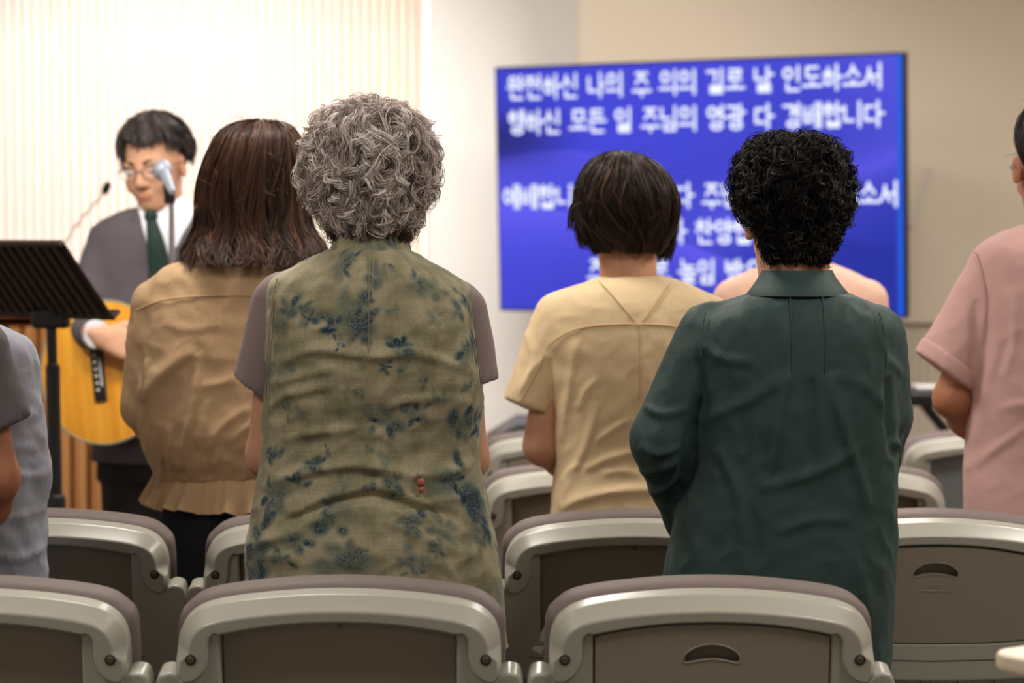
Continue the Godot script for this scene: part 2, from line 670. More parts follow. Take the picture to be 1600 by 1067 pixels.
	cloth("pink_crepe", srgb(196, 156, 150), crisp, 3.0, 0.10, 0.8, 0.25)
	cloth("peach_knit", srgb(222, 180, 160), weave_fine, 10.0, 0.03, 0.85, 0.3)
	cloth("mauve_jersey", srgb(132, 116, 114), weave_fine, 12.0, 0.015, 0.85, 0.3)
	cloth("grey_jersey", srgb(96, 90, 92), weave_fine, 10.0, 0.02, 0.9, 0.3)
	cloth("grey_linen", srgb(138, 138, 148), crisp, 3.4, 0.16, 0.85, 0.3)
	cloth("suit_wool", srgb(92, 86, 90), weave_fine, 10.0, 0.02, 0.9, 0.2)
	cloth("white_shirt", srgb(228, 230, 236), weave_fine, 10.0, 0.01, 0.8, 0.1)
	cloth("black_denim", srgb(26, 27, 34), weave_fine, 10.0, 0.02, 0.85, 0.2)
	cloth("dark_trousers", srgb(40, 37, 38), weave_fine, 10.0, 0.02, 0.85, 0.2)
	cloth("tie_silk", srgb(32, 52, 46), weave_slub, 12.0, 0.03, 0.5, 0.2)
	mat("shoe", srgb(22, 20, 20), 0.5)
	mat("seam_thread", srgb(182, 146, 106), 0.9)
	mat("blue_paper", srgb(60, 70, 130), 0.6)
	mat("olive_thread", srgb(132, 126, 98), 0.9)
	mat("green_thread", srgb(50, 66, 63), 0.9)
	mat("beige_thread", srgb(186, 156, 112), 0.9)
	mat("bead", srgb(158, 88, 66), 0.45)
	mat("pale_bead", srgb(150, 152, 128), 0.45)
	vest_cloth()


# olive linen with smudged indigo flowers printed on it; u runs 0.76 m round the body with the back in the middle, v runs 0.8 m down from 1.43 m
func vest_cloth() -> void:
	var w := 1024
	var h := 1024
	var im := Image.create(w, h, false, Image.FORMAT_RGB8)
	var r := RandomNumberGenerator.new()
	r.seed = 12
	var dye := PackedFloat32Array()
	dye.resize(w * h)
	# flower clusters: position on the cloth (metres from back centre, metres down), size, strength
	var spots := []
	for q in VEST_FLOWERS:
		spots.append([q[0], q[1], q[2], q[3]])
	for k in 46:   # the sides and the front, out of the camera's sight
		var u := r.randf_range(0.17, 0.38) * (1 if k % 2 == 0 else -1)
		spots.append([u, r.randf_range(0.04, 0.74), r.randf_range(0.012, 0.032), r.randf_range(0.35, 0.9)])
	for s in spots:
		var petals := 5 + r.randi() % 4
		for p in petals:
			var a := r.randf() * TAU
			var dist: float = s[2] * r.randf_range(0.15, 1.0)
			var cu: float = s[0] + cos(a) * dist
			var cv: float = s[1] + sin(a) * dist
			var la: float = s[2] * r.randf_range(0.3, 0.72)
			var lb: float = la * r.randf_range(0.35, 0.8)
			var turn := a + r.randf_range(-0.5, 0.5)
			var st: float = s[3] * r.randf_range(0.45, 1.0)
			var x0 := clampi(int((cu - la * 1.6) / 0.76 * w + w * 0.5), 0, w - 1)
			var x1 := clampi(int((cu + la * 1.6) / 0.76 * w + w * 0.5), 0, w - 1)
			var y0 := clampi(int((cv - la * 1.6) / 0.8 * h), 0, h - 1)
			var y1 := clampi(int((cv + la * 1.6) / 0.8 * h), 0, h - 1)
			for y in range(y0, y1):
				for x in range(x0, x1):
					var du := (x - w * 0.5) / w * 0.76 - cu
					var dv := y * 0.8 / h - cv
					var e := Vector2(du, dv).rotated(-turn) / Vector2(la, lb)
					var d := 1.0 - e.length()
					if d > -0.55:
						var k := y * w + x
						dye[k] = maxf(dye[k], st * smoothstep(-0.48, 0.68, d))
	var coarse := noise_image(512, 0.02, 4, 61)
	var fine := noise_image(512, 0.09, 2, 62)
	var slub_x := PackedFloat32Array()
	var slub_y := PackedFloat32Array()
	for k in w:
		slub_x.append(r.randf_range(-1, 1))
		slub_y.append(r.randf_range(-1, 1))
	var olive := srgb(138, 131, 104)
	var pale := srgb(166, 156, 128)
	var green := srgb(112, 116, 90)
	var indigo := srgb(28, 44, 66)
	var teal := srgb(66, 88, 88)
	for y in h:
		for x in w:
			var cn := coarse.get_pixel(x / 2, y / 2).r
			var fn := fine.get_pixel((x * 3 / 2) % 512, (y * 3 / 2) % 512).r
			var col := olive.lerp(pale, clampf(cn * 1.8 - 0.5, 0, 1)).lerp(green, clampf(0.9 - cn * 1.8, 0, 1) * 0.6)
			col = col * (1.0 + 0.022 * (slub_x[x] + slub_y[y]) + (fn - 0.5) * 0.14)
			var d := dye[y * w + x] * 1.05 * clampf(0.76 + (fn - 0.5) * 0.9 + (cn - 0.5) * 0.8, 0.25, 1.1)
			if d > 0.01:
				col = col.lerp(teal.lerp(indigo, clampf(d * 1.5 - 0.35, 0, 1)), clampf(d * 1.25, 0, 0.93))
			im.set_pixel(x, y, col)
	var m := mat("vest_linen", Color.WHITE, 0.85, 0.0, 0.25)
	m.albedo_texture = tex(im)
	m.texture_repeat = true
	m.heightmap_enabled = true
	m.heightmap_texture = tex(weave_image(1024, 341, 0.5, 9))
	m.heightmap_scale = 0.05
	m.rim_enabled = true
	m.rim = 0.3
	m.rim_tint = 0.6


# ---------------------------------------------------------------- light
func lamp_panel(pos: Vector3, size: Vector2, energy: float, glow: float, label: String, group: String) -> void:
	var t := thing("ceiling_light", label, "light", pos, group)
	boxpart("frame", t, Vector3(0, -0.008, 0), Vector3(size.x + 0.04, 0.016, size.y + 0.04), M.white_paint, 0.004)
	var gm := StandardMaterial3D.new()
	gm.albedo_color = Color.WHITE
	gm.emission_enabled = true
	gm.emission = srgb(255, 248, 239)
	gm.emission_energy_multiplier = glow
	boxpart("diffuser", t, Vector3(0, -0.019, 0), Vector3(size.x, 0.006, size.y), gm)
	var l := AreaLight3D.new()
	l.name = "panel_glow"
	l.area_size = size
	l.light_color = srgb(255, 248, 239)
	l.light_energy = energy
	l.area_range = 14.0
	l.shadow_enabled = true
	t.add_child(l)
	l.position = Vector3(0, -0.03, 0)
	l.rotation_degrees = Vector3(-90, 0, 0)


func stage_spot(pos: Vector3, target: Vector3, energy: float, angle: float, col: Color, label: String) -> void:
	var t := thing("spotlight", label, "light", pos, "white stage spotlights on the ceiling")
	var dir := (target - pos).normalized()
	var b := MB.new()
	b.tube(PackedVector3Array([Vector3.ZERO, Vector3(0, -0.08, 0)]), PackedFloat32Array([0.012]), 10)
	put("stem", t, b, M.white_paint)
	b = MB.new()
	var c := Vector3(0, -0.11, 0)
	b.tube(PackedVector3Array([c - dir * 0.09, c - dir * 0.085, c + dir * 0.06]), PackedFloat32Array([0.03, 0.042, 0.045]), 18)
	put("housing", t, b, M.white_paint)
	var gm := StandardMaterial3D.new()
	gm.albedo_color = Color.WHITE
	gm.emission_enabled = true
	gm.emission = col
	gm.emission_energy_multiplier = 6.0
	b = MB.new()
	b.tube(PackedVector3Array([c + dir * 0.061, c + dir * 0.064]), PackedFloat32Array([0.038]), 18)
	put("lamp_lens", t, b, gm)
	var l := SpotLight3D.new()
	l.name = "beam"
	l.light_color = col
	l.light_energy = energy
	l.spot_angle = angle
	l.spot_angle_attenuation = 0.8
	l.spot_range = 16.0
	l.spot_attenuation = 2.0
	l.light_size = 0.04
	l.shadow_enabled = true
	t.add_child(l)
	l.position = c + dir * 0.075
	l.basis = Basis.looking_at(dir, Vector3.UP if absf(dir.y) < 0.95 else Vector3.RIGHT)


func camera_and_light() -> void:
	var cam := Camera3D.new()
	cam.name = "camera"
	var at_ := CameraAttributesPhysical.new()
	at_.frustum_focal_length = 85.0
	at_.frustum_focus_distance = 4.15
	at_.frustum_near = 0.05
	at_.frustum_far = 60.0
	at_.exposure_aperture = 3.5
	cam.attributes = at_
	add_child(cam)
	cam.position = Vector3(0, EYE, 0)
	cam.rotation = Vector3(-TILT, 0, 0)
	cam.current = true

	var we := WorldEnvironment.new()
	we.name = "environment"
	var e := Environment.new()
	e.background_mode = Environment.BG_COLOR
	e.background_color = Color(0.02, 0.02, 0.02)
	e.tonemap_mode = Environment.TONE_MAPPER_LINEAR
	e.tonemap_exposure = 1.6
	e.sdfgi_enabled = true
	e.ssao_enabled = true
	e.ssil_enabled = true
	we.environment = e
	add_child(we)


func lights() -> void:
	var g := "square light panels in the ceiling"
	for p in [[-1.7, -2.8, "over the back chairs by the side wall"], [1.3, -2.8, "over the back chairs on the screen side"], [-0.6, -4.9, "over the standing women"], [1.9, -4.9, "over the pink shirt wearer"], [-0.4, 0.6, "behind the last row of chairs"]]:
		lamp_panel(Vector3(p[0], 2.75, p[1]), Vector2(0.6, 0.6), 0.5 if p[1] > 0.0 else (1.7 if p[1] > -3.5 else 2.3), 3.0, "square white ceiling light panel " + p[2], g)
	lamp_panel(Vector3(-0.2, 2.75, -7.2), Vector2(0.5, 0.5), 2.0, 3.0, "square white ceiling light panel over the stage front", g)
	lamp_panel(Vector3(1.25, 2.75, -7.0), Vector2(0.6, 0.6), 2.6, 3.0, "square white ceiling light panel before the television wall", g)
	stage_spot(Vector3(-1.5, 2.75, -4.6), at(250, 300, 6.5), 2.0, 16.0, srgb(255, 248, 240), "white stage spotlight aimed at the suited guitarist")
	stage_spot(Vector3(-2.3, 2.75, -7.6), at(120, 250, 9.8), 4.0, 34.0, srgb(255, 248, 240), "white stage spotlight aimed at the slatted wall behind the lectern")
	stage_spot(Vector3(-1.2, 2.75, -7.6), at(380, 200, 9.8), 2.5, 34.0, srgb(255, 248, 240), "white stage spotlight aimed at the slatted wall behind the guitarist")
	stage_spot(Vector3(-0.6, 2.75, -6.6), at(800, 250, 9.8), 1.6, 34.0, srgb(255, 248, 240), "white stage spotlight aimed at the white wall beside the screen")


# ---------------------------------------------------------------- room
func room() -> void:
	var fl := setting("floor", Vector3(0, -0.05, -4.0), Vector3(8.4, 0.1, 13.6), M.floor_vinyl)
	fl.set_meta("label", "brown grey vinyl floor under the chair rows")
	setting("ceiling", Vector3(0, 2.85, -4.0), Vector3(8.4, 0.2, 13.6), M.ceiling_paint)
	setting("wall_left", Vector3(-4.1, 1.4, -4.0), Vector3(0.2, 2.8, 13.6), M.white_paint)
	setting("wall_right", Vector3(4.1, 1.4, -4.0), Vector3(0.2, 2.8, 13.6), M.beige_paint)
	setting("wall_rear", Vector3(0, 1.4, 2.7), Vector3(8.4, 2.8, 0.2), M.white_paint)
	# slatted wall behind the stage
	var x1 := (669.0 - 800.0) * 9.7 / F
	var ws := setting("wall_slatted", Vector3((-4.0 + x1) / 2, 1.4, -10.1), Vector3(4.0 + x1, 2.8, 0.2), M.pale_wood)
	ws.set_meta("label", "pale wooden wall of narrow upright slats behind the stage")
	var sm := MB.new()
	sm.box(Vector3.ZERO, Vector3(0.0265, 2.76, 0.03), 0.004)
	var slat_mesh: Mesh
	var pitch_ := 0.0385
	var n := int((4.0 + x1 - 0.03) / pitch_)
	for k in n:
		var o: MeshInstance3D
		if slat_mesh == null:
			o = put("slat", ws, sm, M.pale_wood)
			slat_mesh = o.mesh
		else:
			o = put_mesh("slat", ws, slat_mesh, M.pale_wood)
		o.position = Vector3(x1 - 0.035 - k * pitch_, 1.4, -9.985) - ws.position
		ws.remove_child(o)
		o.name = "slat" if k == 0 else "slat_%03d" % k
		ws.add_child(o)
	# white wall stands a little forward of the slats; the screen wall stands further forward
	var x2 := (905.0 - 800.0) * 9.7 / F
	var ww := setting("wall_front", Vector3((x1 + x2 + 0.4) / 2, 1.4, -9.95), Vector3(x2 - x1 + 0.4, 2.8, 0.5), M.white_paint)
	ww.set_meta("label", "smooth white wall between the wooden slats and the beige screen wall")
	var yb := 1.045
	var wr := setting("wall_screen_side", Vector3((x2 + 4.0) / 2 + 0.012, 1.4, -9.46), Vector3(4.0 - x2, 2.8, 0.48), M.flute_paint)
	wr.set_meta("label", "beige wall behind the screen with a fluted lower part")
	var bd := MB.new()
	bd.box(Vector3((x2 + 4.0) / 2 - 0.006, (2.78 + yb) / 2, -9.21) - wr.position, Vector3(4.0 - x2 + 0.03, 2.78 - yb, 0.06), 0.008)
	put("upper_board", wr, bd, M.beige_paint)
	var fm := MB.new()
	fm.box(Vector3.ZERO, Vector3(0.021, yb - 0.1, 0.02), 0.006)
	var flute_mesh: Mesh
	for k in 44:
		var o: MeshInstance3D
		if flute_mesh == null:
			o = put("flute", wr, fm, M.flute_paint)
			flute_mesh = o.mesh
		else:
			o = put_mesh("flute", wr, flute_mesh, M.flute_paint)
			wr.remove_child(o)
			o.name = "flute_%03d" % k
			wr.add_child(o)
		o.position = Vector3(1.05 + k * 0.0285, (yb - 0.1) / 2 + 0.1, -9.215) - wr.position
	var bb := setting("baseboard_screen_side", Vector3((x2 + 4.0) / 2, 0.05, -9.205), Vector3(4.0 - x2, 0.1, 0.02), M.beige_paint)
	bb.set_meta("label", "low beige baseboard under the fluted wall")
	# warm light strip in the gap between slats and white wall
	var ls := thing("light_strip", "warm upright light strip hidden in the gap beside the wooden slats", "light", Vector3(x1 - 0.012, 1.4, -9.8))
	boxpart("channel", ls, Vector3(0.006, 0, 0), Vector3(0.012, 2.6, 0.03), M.chrome, 0.002)
	var gm := StandardMaterial3D.new()
	gm.albedo_color = Color.WHITE
	gm.emission_enabled = true
	gm.emission = srgb(255, 214, 160)
	gm.emission_energy_multiplier = 0.7
	boxpart("lamp_strip", ls, Vector3(-0.003, 0, 0), Vector3(0.006, 2.58, 0.02), gm)
	var l := AreaLight3D.new()
	l.name = "strip_glow"
	l.area_size = Vector2(0.02, 2.5)
	l.light_color = srgb(255, 205, 150)
	l.light_energy = 0.16
	l.area_range = 6.0
	l.shadow_enabled = true
	ls.add_child(l)
	l.position = Vector3(-0.012, 0, 0)
	l.rotation_degrees = Vector3(0, 90, 0)


# ---------------------------------------------------------------- screen with the song text
const LETTER_STROKES := {
	"ㄱ": [[0.0, 0.08, 1.0, 0.08, 0.86, 1.0]],
	"ㄴ": [[0.04, 0.0, 0.04, 0.95, 1.0, 0.95]],
	"ㄷ": [[0.96, 0.06, 0.05, 0.06, 0.05, 0.94, 1.0, 0.94]],
	"ㄹ": [[0.02, 0.04, 0.96, 0.04, 0.96, 0.5, 0.04, 0.5, 0.04, 0.97, 1.0, 0.97]],
	"ㅁ": [[0.05, 0.05, 0.95, 0.05, 0.95, 0.95, 0.05, 0.95, 0.05, 0.05]],
	"ㅂ": [[0.06, 0.0, 0.06, 0.96, 0.94, 0.96, 0.94, 0.0], [0.06, 0.5, 0.94, 0.5]],
	"ㅅ": [[0.5, 0.0, 0.4, 0.5, 0.0, 1.0], [0.5, 0.25, 1.0, 1.0]],
	"ㅇ": [[]],
	"ㅈ": [[0.0, 0.06, 1.0, 0.06], [0.52, 0.06, 0.4, 0.5, 0.0, 1.0], [0.5, 0.4, 1.0, 1.0]],
	"ㅊ": [[0.5, -0.12, 0.5, 0.06], [0.0, 0.26, 1.0, 0.26], [0.52, 0.26, 0.4, 0.6, 0.0, 1.0], [0.5, 0.55, 1.0, 1.0]],
	"ㅍ": [[0.0, 0.06, 1.0, 0.06], [0.0, 0.94, 1.0, 0.94], [0.3, 0.06, 0.32, 0.94], [0.7, 0.06, 0.68, 0.94]],
	"ㅎ": [[0.5, -0.1, 0.5, 0.08], [0.0, 0.26, 1.0, 0.26]],
}
const FIRST := ["ㄱ", "ㄱ", "ㄴ", "ㄷ", "ㄷ", "ㄹ", "ㅁ", "ㅂ", "ㅂ", "ㅅ", "ㅅ", "ㅇ", "ㅈ", "ㅈ", "ㅊ", "ㄱ", "ㄷ", "ㅍ", "ㅎ"]
const LAST := {4: "ㄴ", 8: "ㄹ", 16: "ㅁ", 17: "ㅂ", 21: "ㅇ", 26: "ㅍ", 7: "ㄷ"}


func jamo(out: Array, ch: String, b: Rect2) -> void:
	for s in LETTER_STROKES[ch]:
		var line := PackedVector2Array()
		for k in range(0, s.size(), 2):
			line.append(b.position + Vector2(s[k], s[k + 1]) * b.size)
		if line.size() > 1:
			out.append(line)
	if ch == "ㅇ" or ch == "ㅎ":
		var c := b.position + b.size * (Vector2(0.5, 0.5) if ch == "ㅇ" else Vector2(0.5, 0.7))
		var r := b.size * (Vector2(0.46, 0.46) if ch == "ㅇ" else Vector2(0.4, 0.29))
		var ring := PackedVector2Array()
		for k in 17:
			ring.append(c + Vector2(cos(TAU * k / 16), sin(TAU * k / 16)) * r)
		out.append(ring)


# strokes of one syllable in a unit square
func syllable(code: int) -> Array:
	var out := []
	var s := code - 0xAC00
	var first: String = FIRST[s / 588]
	var vow := (s % 588) / 28
	var fin := s % 28
	var f := fin > 0
	var upright := vow in [0, 1, 2, 3, 4, 5, 6, 7, 20]
	var flat := vow in [8, 12, 13, 17, 18]
	if upright:
		var double_ := vow in [1, 3, 5, 7]
		var wide := 0.4 if double_ else 0.46
		jamo(out, first, Rect2(0.06, 0.08 if f else 0.18, wide, 0.42 if f else 0.6))
		var y1 := 0.6 if f else 0.98
		var xs: Array = [0.7, 0.9] if double_ else ([0.72] if vow in [0, 2] else [0.82])
		for x in xs:
			out.append(PackedVector2Array([Vector2(x, 0.02), Vector2(x, y1)]))
		var ym := y1 * 0.5
		match vow:
			0: out.append(PackedVector2Array([Vector2(0.72, ym), Vector2(1.0, ym)]))
			4: out.append(PackedVector2Array([Vector2(0.56, ym), Vector2(0.82, ym)]))
			1: out.append(PackedVector2Array([Vector2(0.7, ym), Vector2(0.88, ym)]))
			5: out.append(PackedVector2Array([Vector2(0.55, ym), Vector2(0.7, ym)]))
			6:
				out.append(PackedVector2Array([Vector2(0.6, ym * 0.7), Vector2(0.8, ym * 0.7)]))
				out.append(PackedVector2Array([Vector2(0.6, ym * 1.3), Vector2(0.8, ym * 1.3)]))
			2:
				out.append(PackedVector2Array([Vector2(0.8, ym * 0.7), Vector2(0.98, ym * 0.7)]))
				out.append(PackedVector2Array([Vector2(0.8, ym * 1.3), Vector2(0.98, ym * 1.3)]))
			7:
				out.append(PackedVector2Array([Vector2(0.52, ym * 0.75), Vector2(0.7, ym * 0.75)]))
				out.append(PackedVector2Array([Vector2(0.52, ym * 1.3), Vector2(0.7, ym * 1.3)]))
	elif flat:
		jamo(out, first, Rect2(0.2, 0.06, 0.6, 0.26 if f else 0.42))
		var y := 0.52 if f else 0.8
		out.append(PackedVector2Array([Vector2(0.02, y), Vector2(0.98, y)]))
		if vow == 8:
			out.append(PackedVector2Array([Vector2(0.5, y - 0.16), Vector2(0.5, y)]))
		elif vow == 13:
			out.append(PackedVector2Array([Vector2(0.5, y), Vector2(0.5, y + (0.12 if f else 0.2))]))
	else:
		jamo(out, first, Rect2(0.08, 0.06, 0.46, 0.3 if f else 0.42))
		var y := 0.5 if f else 0.74
		out.append(PackedVector2Array([Vector2(0.0, y), Vector2(0.64, y)]))
		var y1 := 0.62 if f else 0.98
		out.append(PackedVector2Array([Vector2(0.76 if vow == 9 else 0.84, 0.02), Vector2(0.76 if vow == 9 else 0.84, y1)]))
		if vow == 9:
			out.append(PackedVector2Array([Vector2(0.31, y - 0.1), Vector2(0.31, y)]))
			out.append(PackedVector2Array([Vector2(0.76, y1 * 0.5), Vector2(1.0, y1 * 0.5)]))
	if f:
		jamo(out, LAST.get(fin, "ㄴ"), Rect2(0.22, 0.7, 0.62, 0.27))
	return out


func screen_image() -> Image:
	var w := 1280
	var h := 720
	var core := PackedFloat32Array()
	core.resize(w * h)
	# words, left end and middle height of each line as shares of the screen
	var lines := [["완전하신 나의 주 의의 길로 날 인도하소서", 0.03, 0.078], ["행하신 모든 일 주님의 영광 다 경배합니다", 0.03, 0.222], ["예배합니다 찬양합니다 주님만 날 다스리소서", 0.012, 0.53], ["예배합니다 찬양합니다", 0.25, 0.675], ["주님 홀로 높임 받으소서", 0.233, 0.835]]
	var step := 0.0472 * w
	var box := Vector2(0.0455 * w, 0.098 * h)
	for l in lines:
		var x: float = l[1] * w
		for k in l[0].length():
			var code: int = l[0].unicode_at(k)
			if code == 32:
				x += 0.021 * w
				continue
			for st in syllable(code):
				for j in st.size() - 1:
					var a: Vector2 = Vector2(x, l[2] * h - box.y * 0.5) + st[j] * box
					var b: Vector2 = Vector2(x, l[2] * h - box.y * 0.5) + st[j + 1] * box
					var lo := Vector2i(int(minf(a.x, b.x)) - 11, int(minf(a.y, b.y)) - 11)
					var hi := Vector2i(int(maxf(a.x, b.x)) + 12, int(maxf(a.y, b.y)) + 12)
					var ab := b - a
					var l2 := maxf(ab.length_squared(), 0.01)
					for yy in range(maxi(lo.y, 0), mini(hi.y, h)):
						for xx in range(maxi(lo.x, 0), mini(hi.x, w)):
							var q := Vector2(xx, yy) - a
							var d := (q - ab * clampf(q.dot(ab) / l2, 0, 1)).length()
							var at_ := yy * w + xx
							core[at_] = maxf(core[at_], 11.0 - d)
			x += step
	var im := Image.create(w, h, false, Image.FORMAT_RGB8)
	var deep := srgb(30, 42, 150)
	var mid := srgb(62, 66, 212)
	var violet := srgb(112, 100, 246)
	var navy := srgb(18, 22, 92)
	for y in h:
		var v := float(y) / h
		for x in w:
			var u := float(x) / w
			var t := 0.5 + 0.35 * sin(u * 2.6 + v * 2.2 + 0.4)
			var col := deep.lerp(mid, clampf(t, 0, 1))
			# swells of violet light across the picture
			var c1 := v - (0.335 + 0.62 * (u - 0.16) * (u - 0.16) * 2.2)
			if u < 0.6:
				col = col.lerp(violet, 0.62 * exp(-c1 * 6.0) * smoothstep(0.0, 0.012, c1) * (1.0 - u / 0.6))
			var c2 := v - (0.56 + 0.5 * u * u + 0.1 * u)
			col = col.lerp(violet, 0.6 * exp(-maxf(c2, 0.0) * 7.0) * smoothstep(-0.01, 0.01, c2))
			var c3 := v - (0.72 - 0.62 * (u - 0.45))
			col = col.lerp(violet, 0.55 * exp(-absf(c3) * 9.0) * smoothstep(0.35, 0.6, u))
			var c4 := v - (0.62 + 0.35 * (u - 0.72))
			col = col.lerp(deep, 0.75 * smoothstep(0.0, 0.06, c4) * smoothstep(0.6, 0.8, u))
			col = col.lerp(navy, 0.75 * smoothstep(0.27, 0.0, u) * exp(-pow((v - 0.29) * 9.0, 2.0)))
			col = col.lerp(violet, 0.35 * smoothstep(0.72, 1.0, u) * smoothstep(0.5, 0.1, v))
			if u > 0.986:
				col = srgb(24, 84, 206)  # reflection on the bezel's side, painted as a column of the picture
			var k := core[y * w + x]
			if k > 0.0:
				col = col.lerp(srgb(40, 58, 190), 0.6 * smoothstep(0.0, 4.0, k))
				col = col.lerp(srgb(236, 240, 255), smoothstep(5.6, 7.4, k))
			im.set_pixel(x, y, col)
	return im


func television() -> void:
	# the right-hand side comes forward, the top leans out over the chairs
	var d0 := 8.66
	var c := (at(783, 297, d0 + 0.385) + at(1406.5, 289, d0 - 0.385)) * 0.5
	var wide := 1.585
	var tall := 0.892
	var t := thing("television", "large wide television showing white Korean song lines on blue", "television", Vector3(c.x, 0, c.z))
	t.rotation_degrees.y = -29.0
	var s := Node3D.new()
	var tilt := Basis(Vector3.RIGHT, deg_to_rad(2.4))
	var o := Vector3(0, c.y, 0)
	s.free()
	var b := MB.new()
	b.xf = Transform3D(tilt, o)
	b.box(Vector3(0, 0, -0.02), Vector3(wide + 0.016, tall + 0.016, 0.035), 0.004)
	put("bezel", t, b, M.black_plastic)
	b = MB.new()
	b.xf = Transform3D(tilt, o)
	b.box(Vector3(0, -0.1, -0.055), Vector3(wide * 0.8, tall * 0.6, 0.04), 0.012)
	put("rear_housing", t, b, M.black_plastic)
	b = MB.new()
	b.xf = Transform3D(tilt, o)
	var h := Vector2(wide, tall) * 0.5
	for q in [[-1, 1], [1, 1], [1, -1], [-1, -1]]:
		b.v.append(b.xf * Vector3(q[0] * h.x, q[1] * h.y, 0.0))
		b.uv.append(Vector2((q[0] + 1) * 0.5, (1 - q[1]) * 0.5))
	b.quad(0, 1, 2, 3)
	b.smooth()
	var sm := StandardMaterial3D.new()
	sm.albedo_color = Color(0.01, 0.01, 0.012)
	sm.roughness = 0.25
	sm.emission_enabled = true
	sm.emission_operator = BaseMaterial3D.EMISSION_OP_MULTIPLY
	sm.emission = Color.WHITE
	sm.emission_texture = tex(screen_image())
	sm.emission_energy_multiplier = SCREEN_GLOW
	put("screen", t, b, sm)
	# floor stand behind the seats
	b = MB.new()
	b.box(Vector3(0, (c.y) / 2 + 0.03, -0.13), Vector3(0.09, c.y - 0.06, 0.05), 0.008)
	put("stand_column", t, b, M.black_metal)
	b = MB.new()
	b.box(Vector3(0, c.y, -0.095), Vector3(0.4, 0.3, 0.03), 0.006)
	put("mount", t, b, M.black_metal)
	for sx in [-0.4, 0.4]:
		boxpart("stand_foot", t, Vector3(sx * 0.5, 0.03, -0.02), Vector3(0.06, 0.06, 0.3), M.black_metal, 0.01, Basis(Vector3.UP, -sx * 0.5))
	boxpart("stand_bar", t, Vector3(0, 0.05, -0.13), Vector3(0.5, 0.06, 0.08), M.black_metal, 0.01)
	var l := AreaLight3D.new()
	l.name = "screen_glow"
	l.area_size = Vector2(wide, tall)
	l.light_color = srgb(120, 124, 232)
	l.light_energy = 0.1
	l.area_range = 12.0
	l.shadow_enabled = true
	t.add_child(l)
	l.transform = Transform3D(tilt * Basis(Vector3.UP, PI), o + tilt * Vector3(0, 0, 0.02))
	# pale cable hanging on the wall beside the screen
	b = MB.new()
	var pts := PackedVector3Array()
	for q in [[1452, 262], [1447, 280], [1440, 304], [1432, 330], [1427, 348], [1422, 354], [1414, 348], [1404, 338]]:
		pts.append(at(q[0], q[1], 9.171))
	b.tube(pts, PackedFloat32Array([0.009]), 8)
	tag(put("cable", self, b, M.cable), "pale cable looped against the beige wall beside the television", "cable")


# ---------------------------------------------------------------- chairs
# Back shells are drawn in a plane: x across, y from the top of the shell down, z towards the person behind.
func mirrored(half: Array) -> PackedVector2Array:
	# half: right-hand points from the middle of the top to the bottom; returned anticlockwise, starting at the bottom right
	var out := PackedVector2Array()
	for k in range(half.size() - 1, -1, -1):
		out.append(Vector2(half[k][0], half[k][1]))
	for k in range(0, half.size()):
		if half[k][0] > 0.0001:
			out.append(Vector2(-half[k][0], half[k][1]))
	return out


func insets(n: int, w: float) -> PackedFloat32Array:
	var a := PackedFloat32Array()
	a.resize(n)
	a.fill(w)
	return a


func smooth_line(pts: Array, per := 4) -> Array:
	var out := []
	for k in pts.size() - 1:
		var p0 := Vector2(pts[maxi(k - 1, 0)][0], pts[maxi(k - 1, 0)][1])
		var p1 := Vector2(pts[k][0], pts[k][1])
		var p2 := Vector2(pts[k + 1][0], pts[k + 1][1])
		var p3 := Vector2(pts[mini(k + 2, pts.size() - 1)][0], pts[mini(k + 2, pts.size() - 1)][1])
		for s in per:
			var q := p1.cubic_interpolate(p2, p0, p3, float(s) / per)
			out.append([q.x, q.y])
	out.append(pts[pts.size() - 1])
	return out


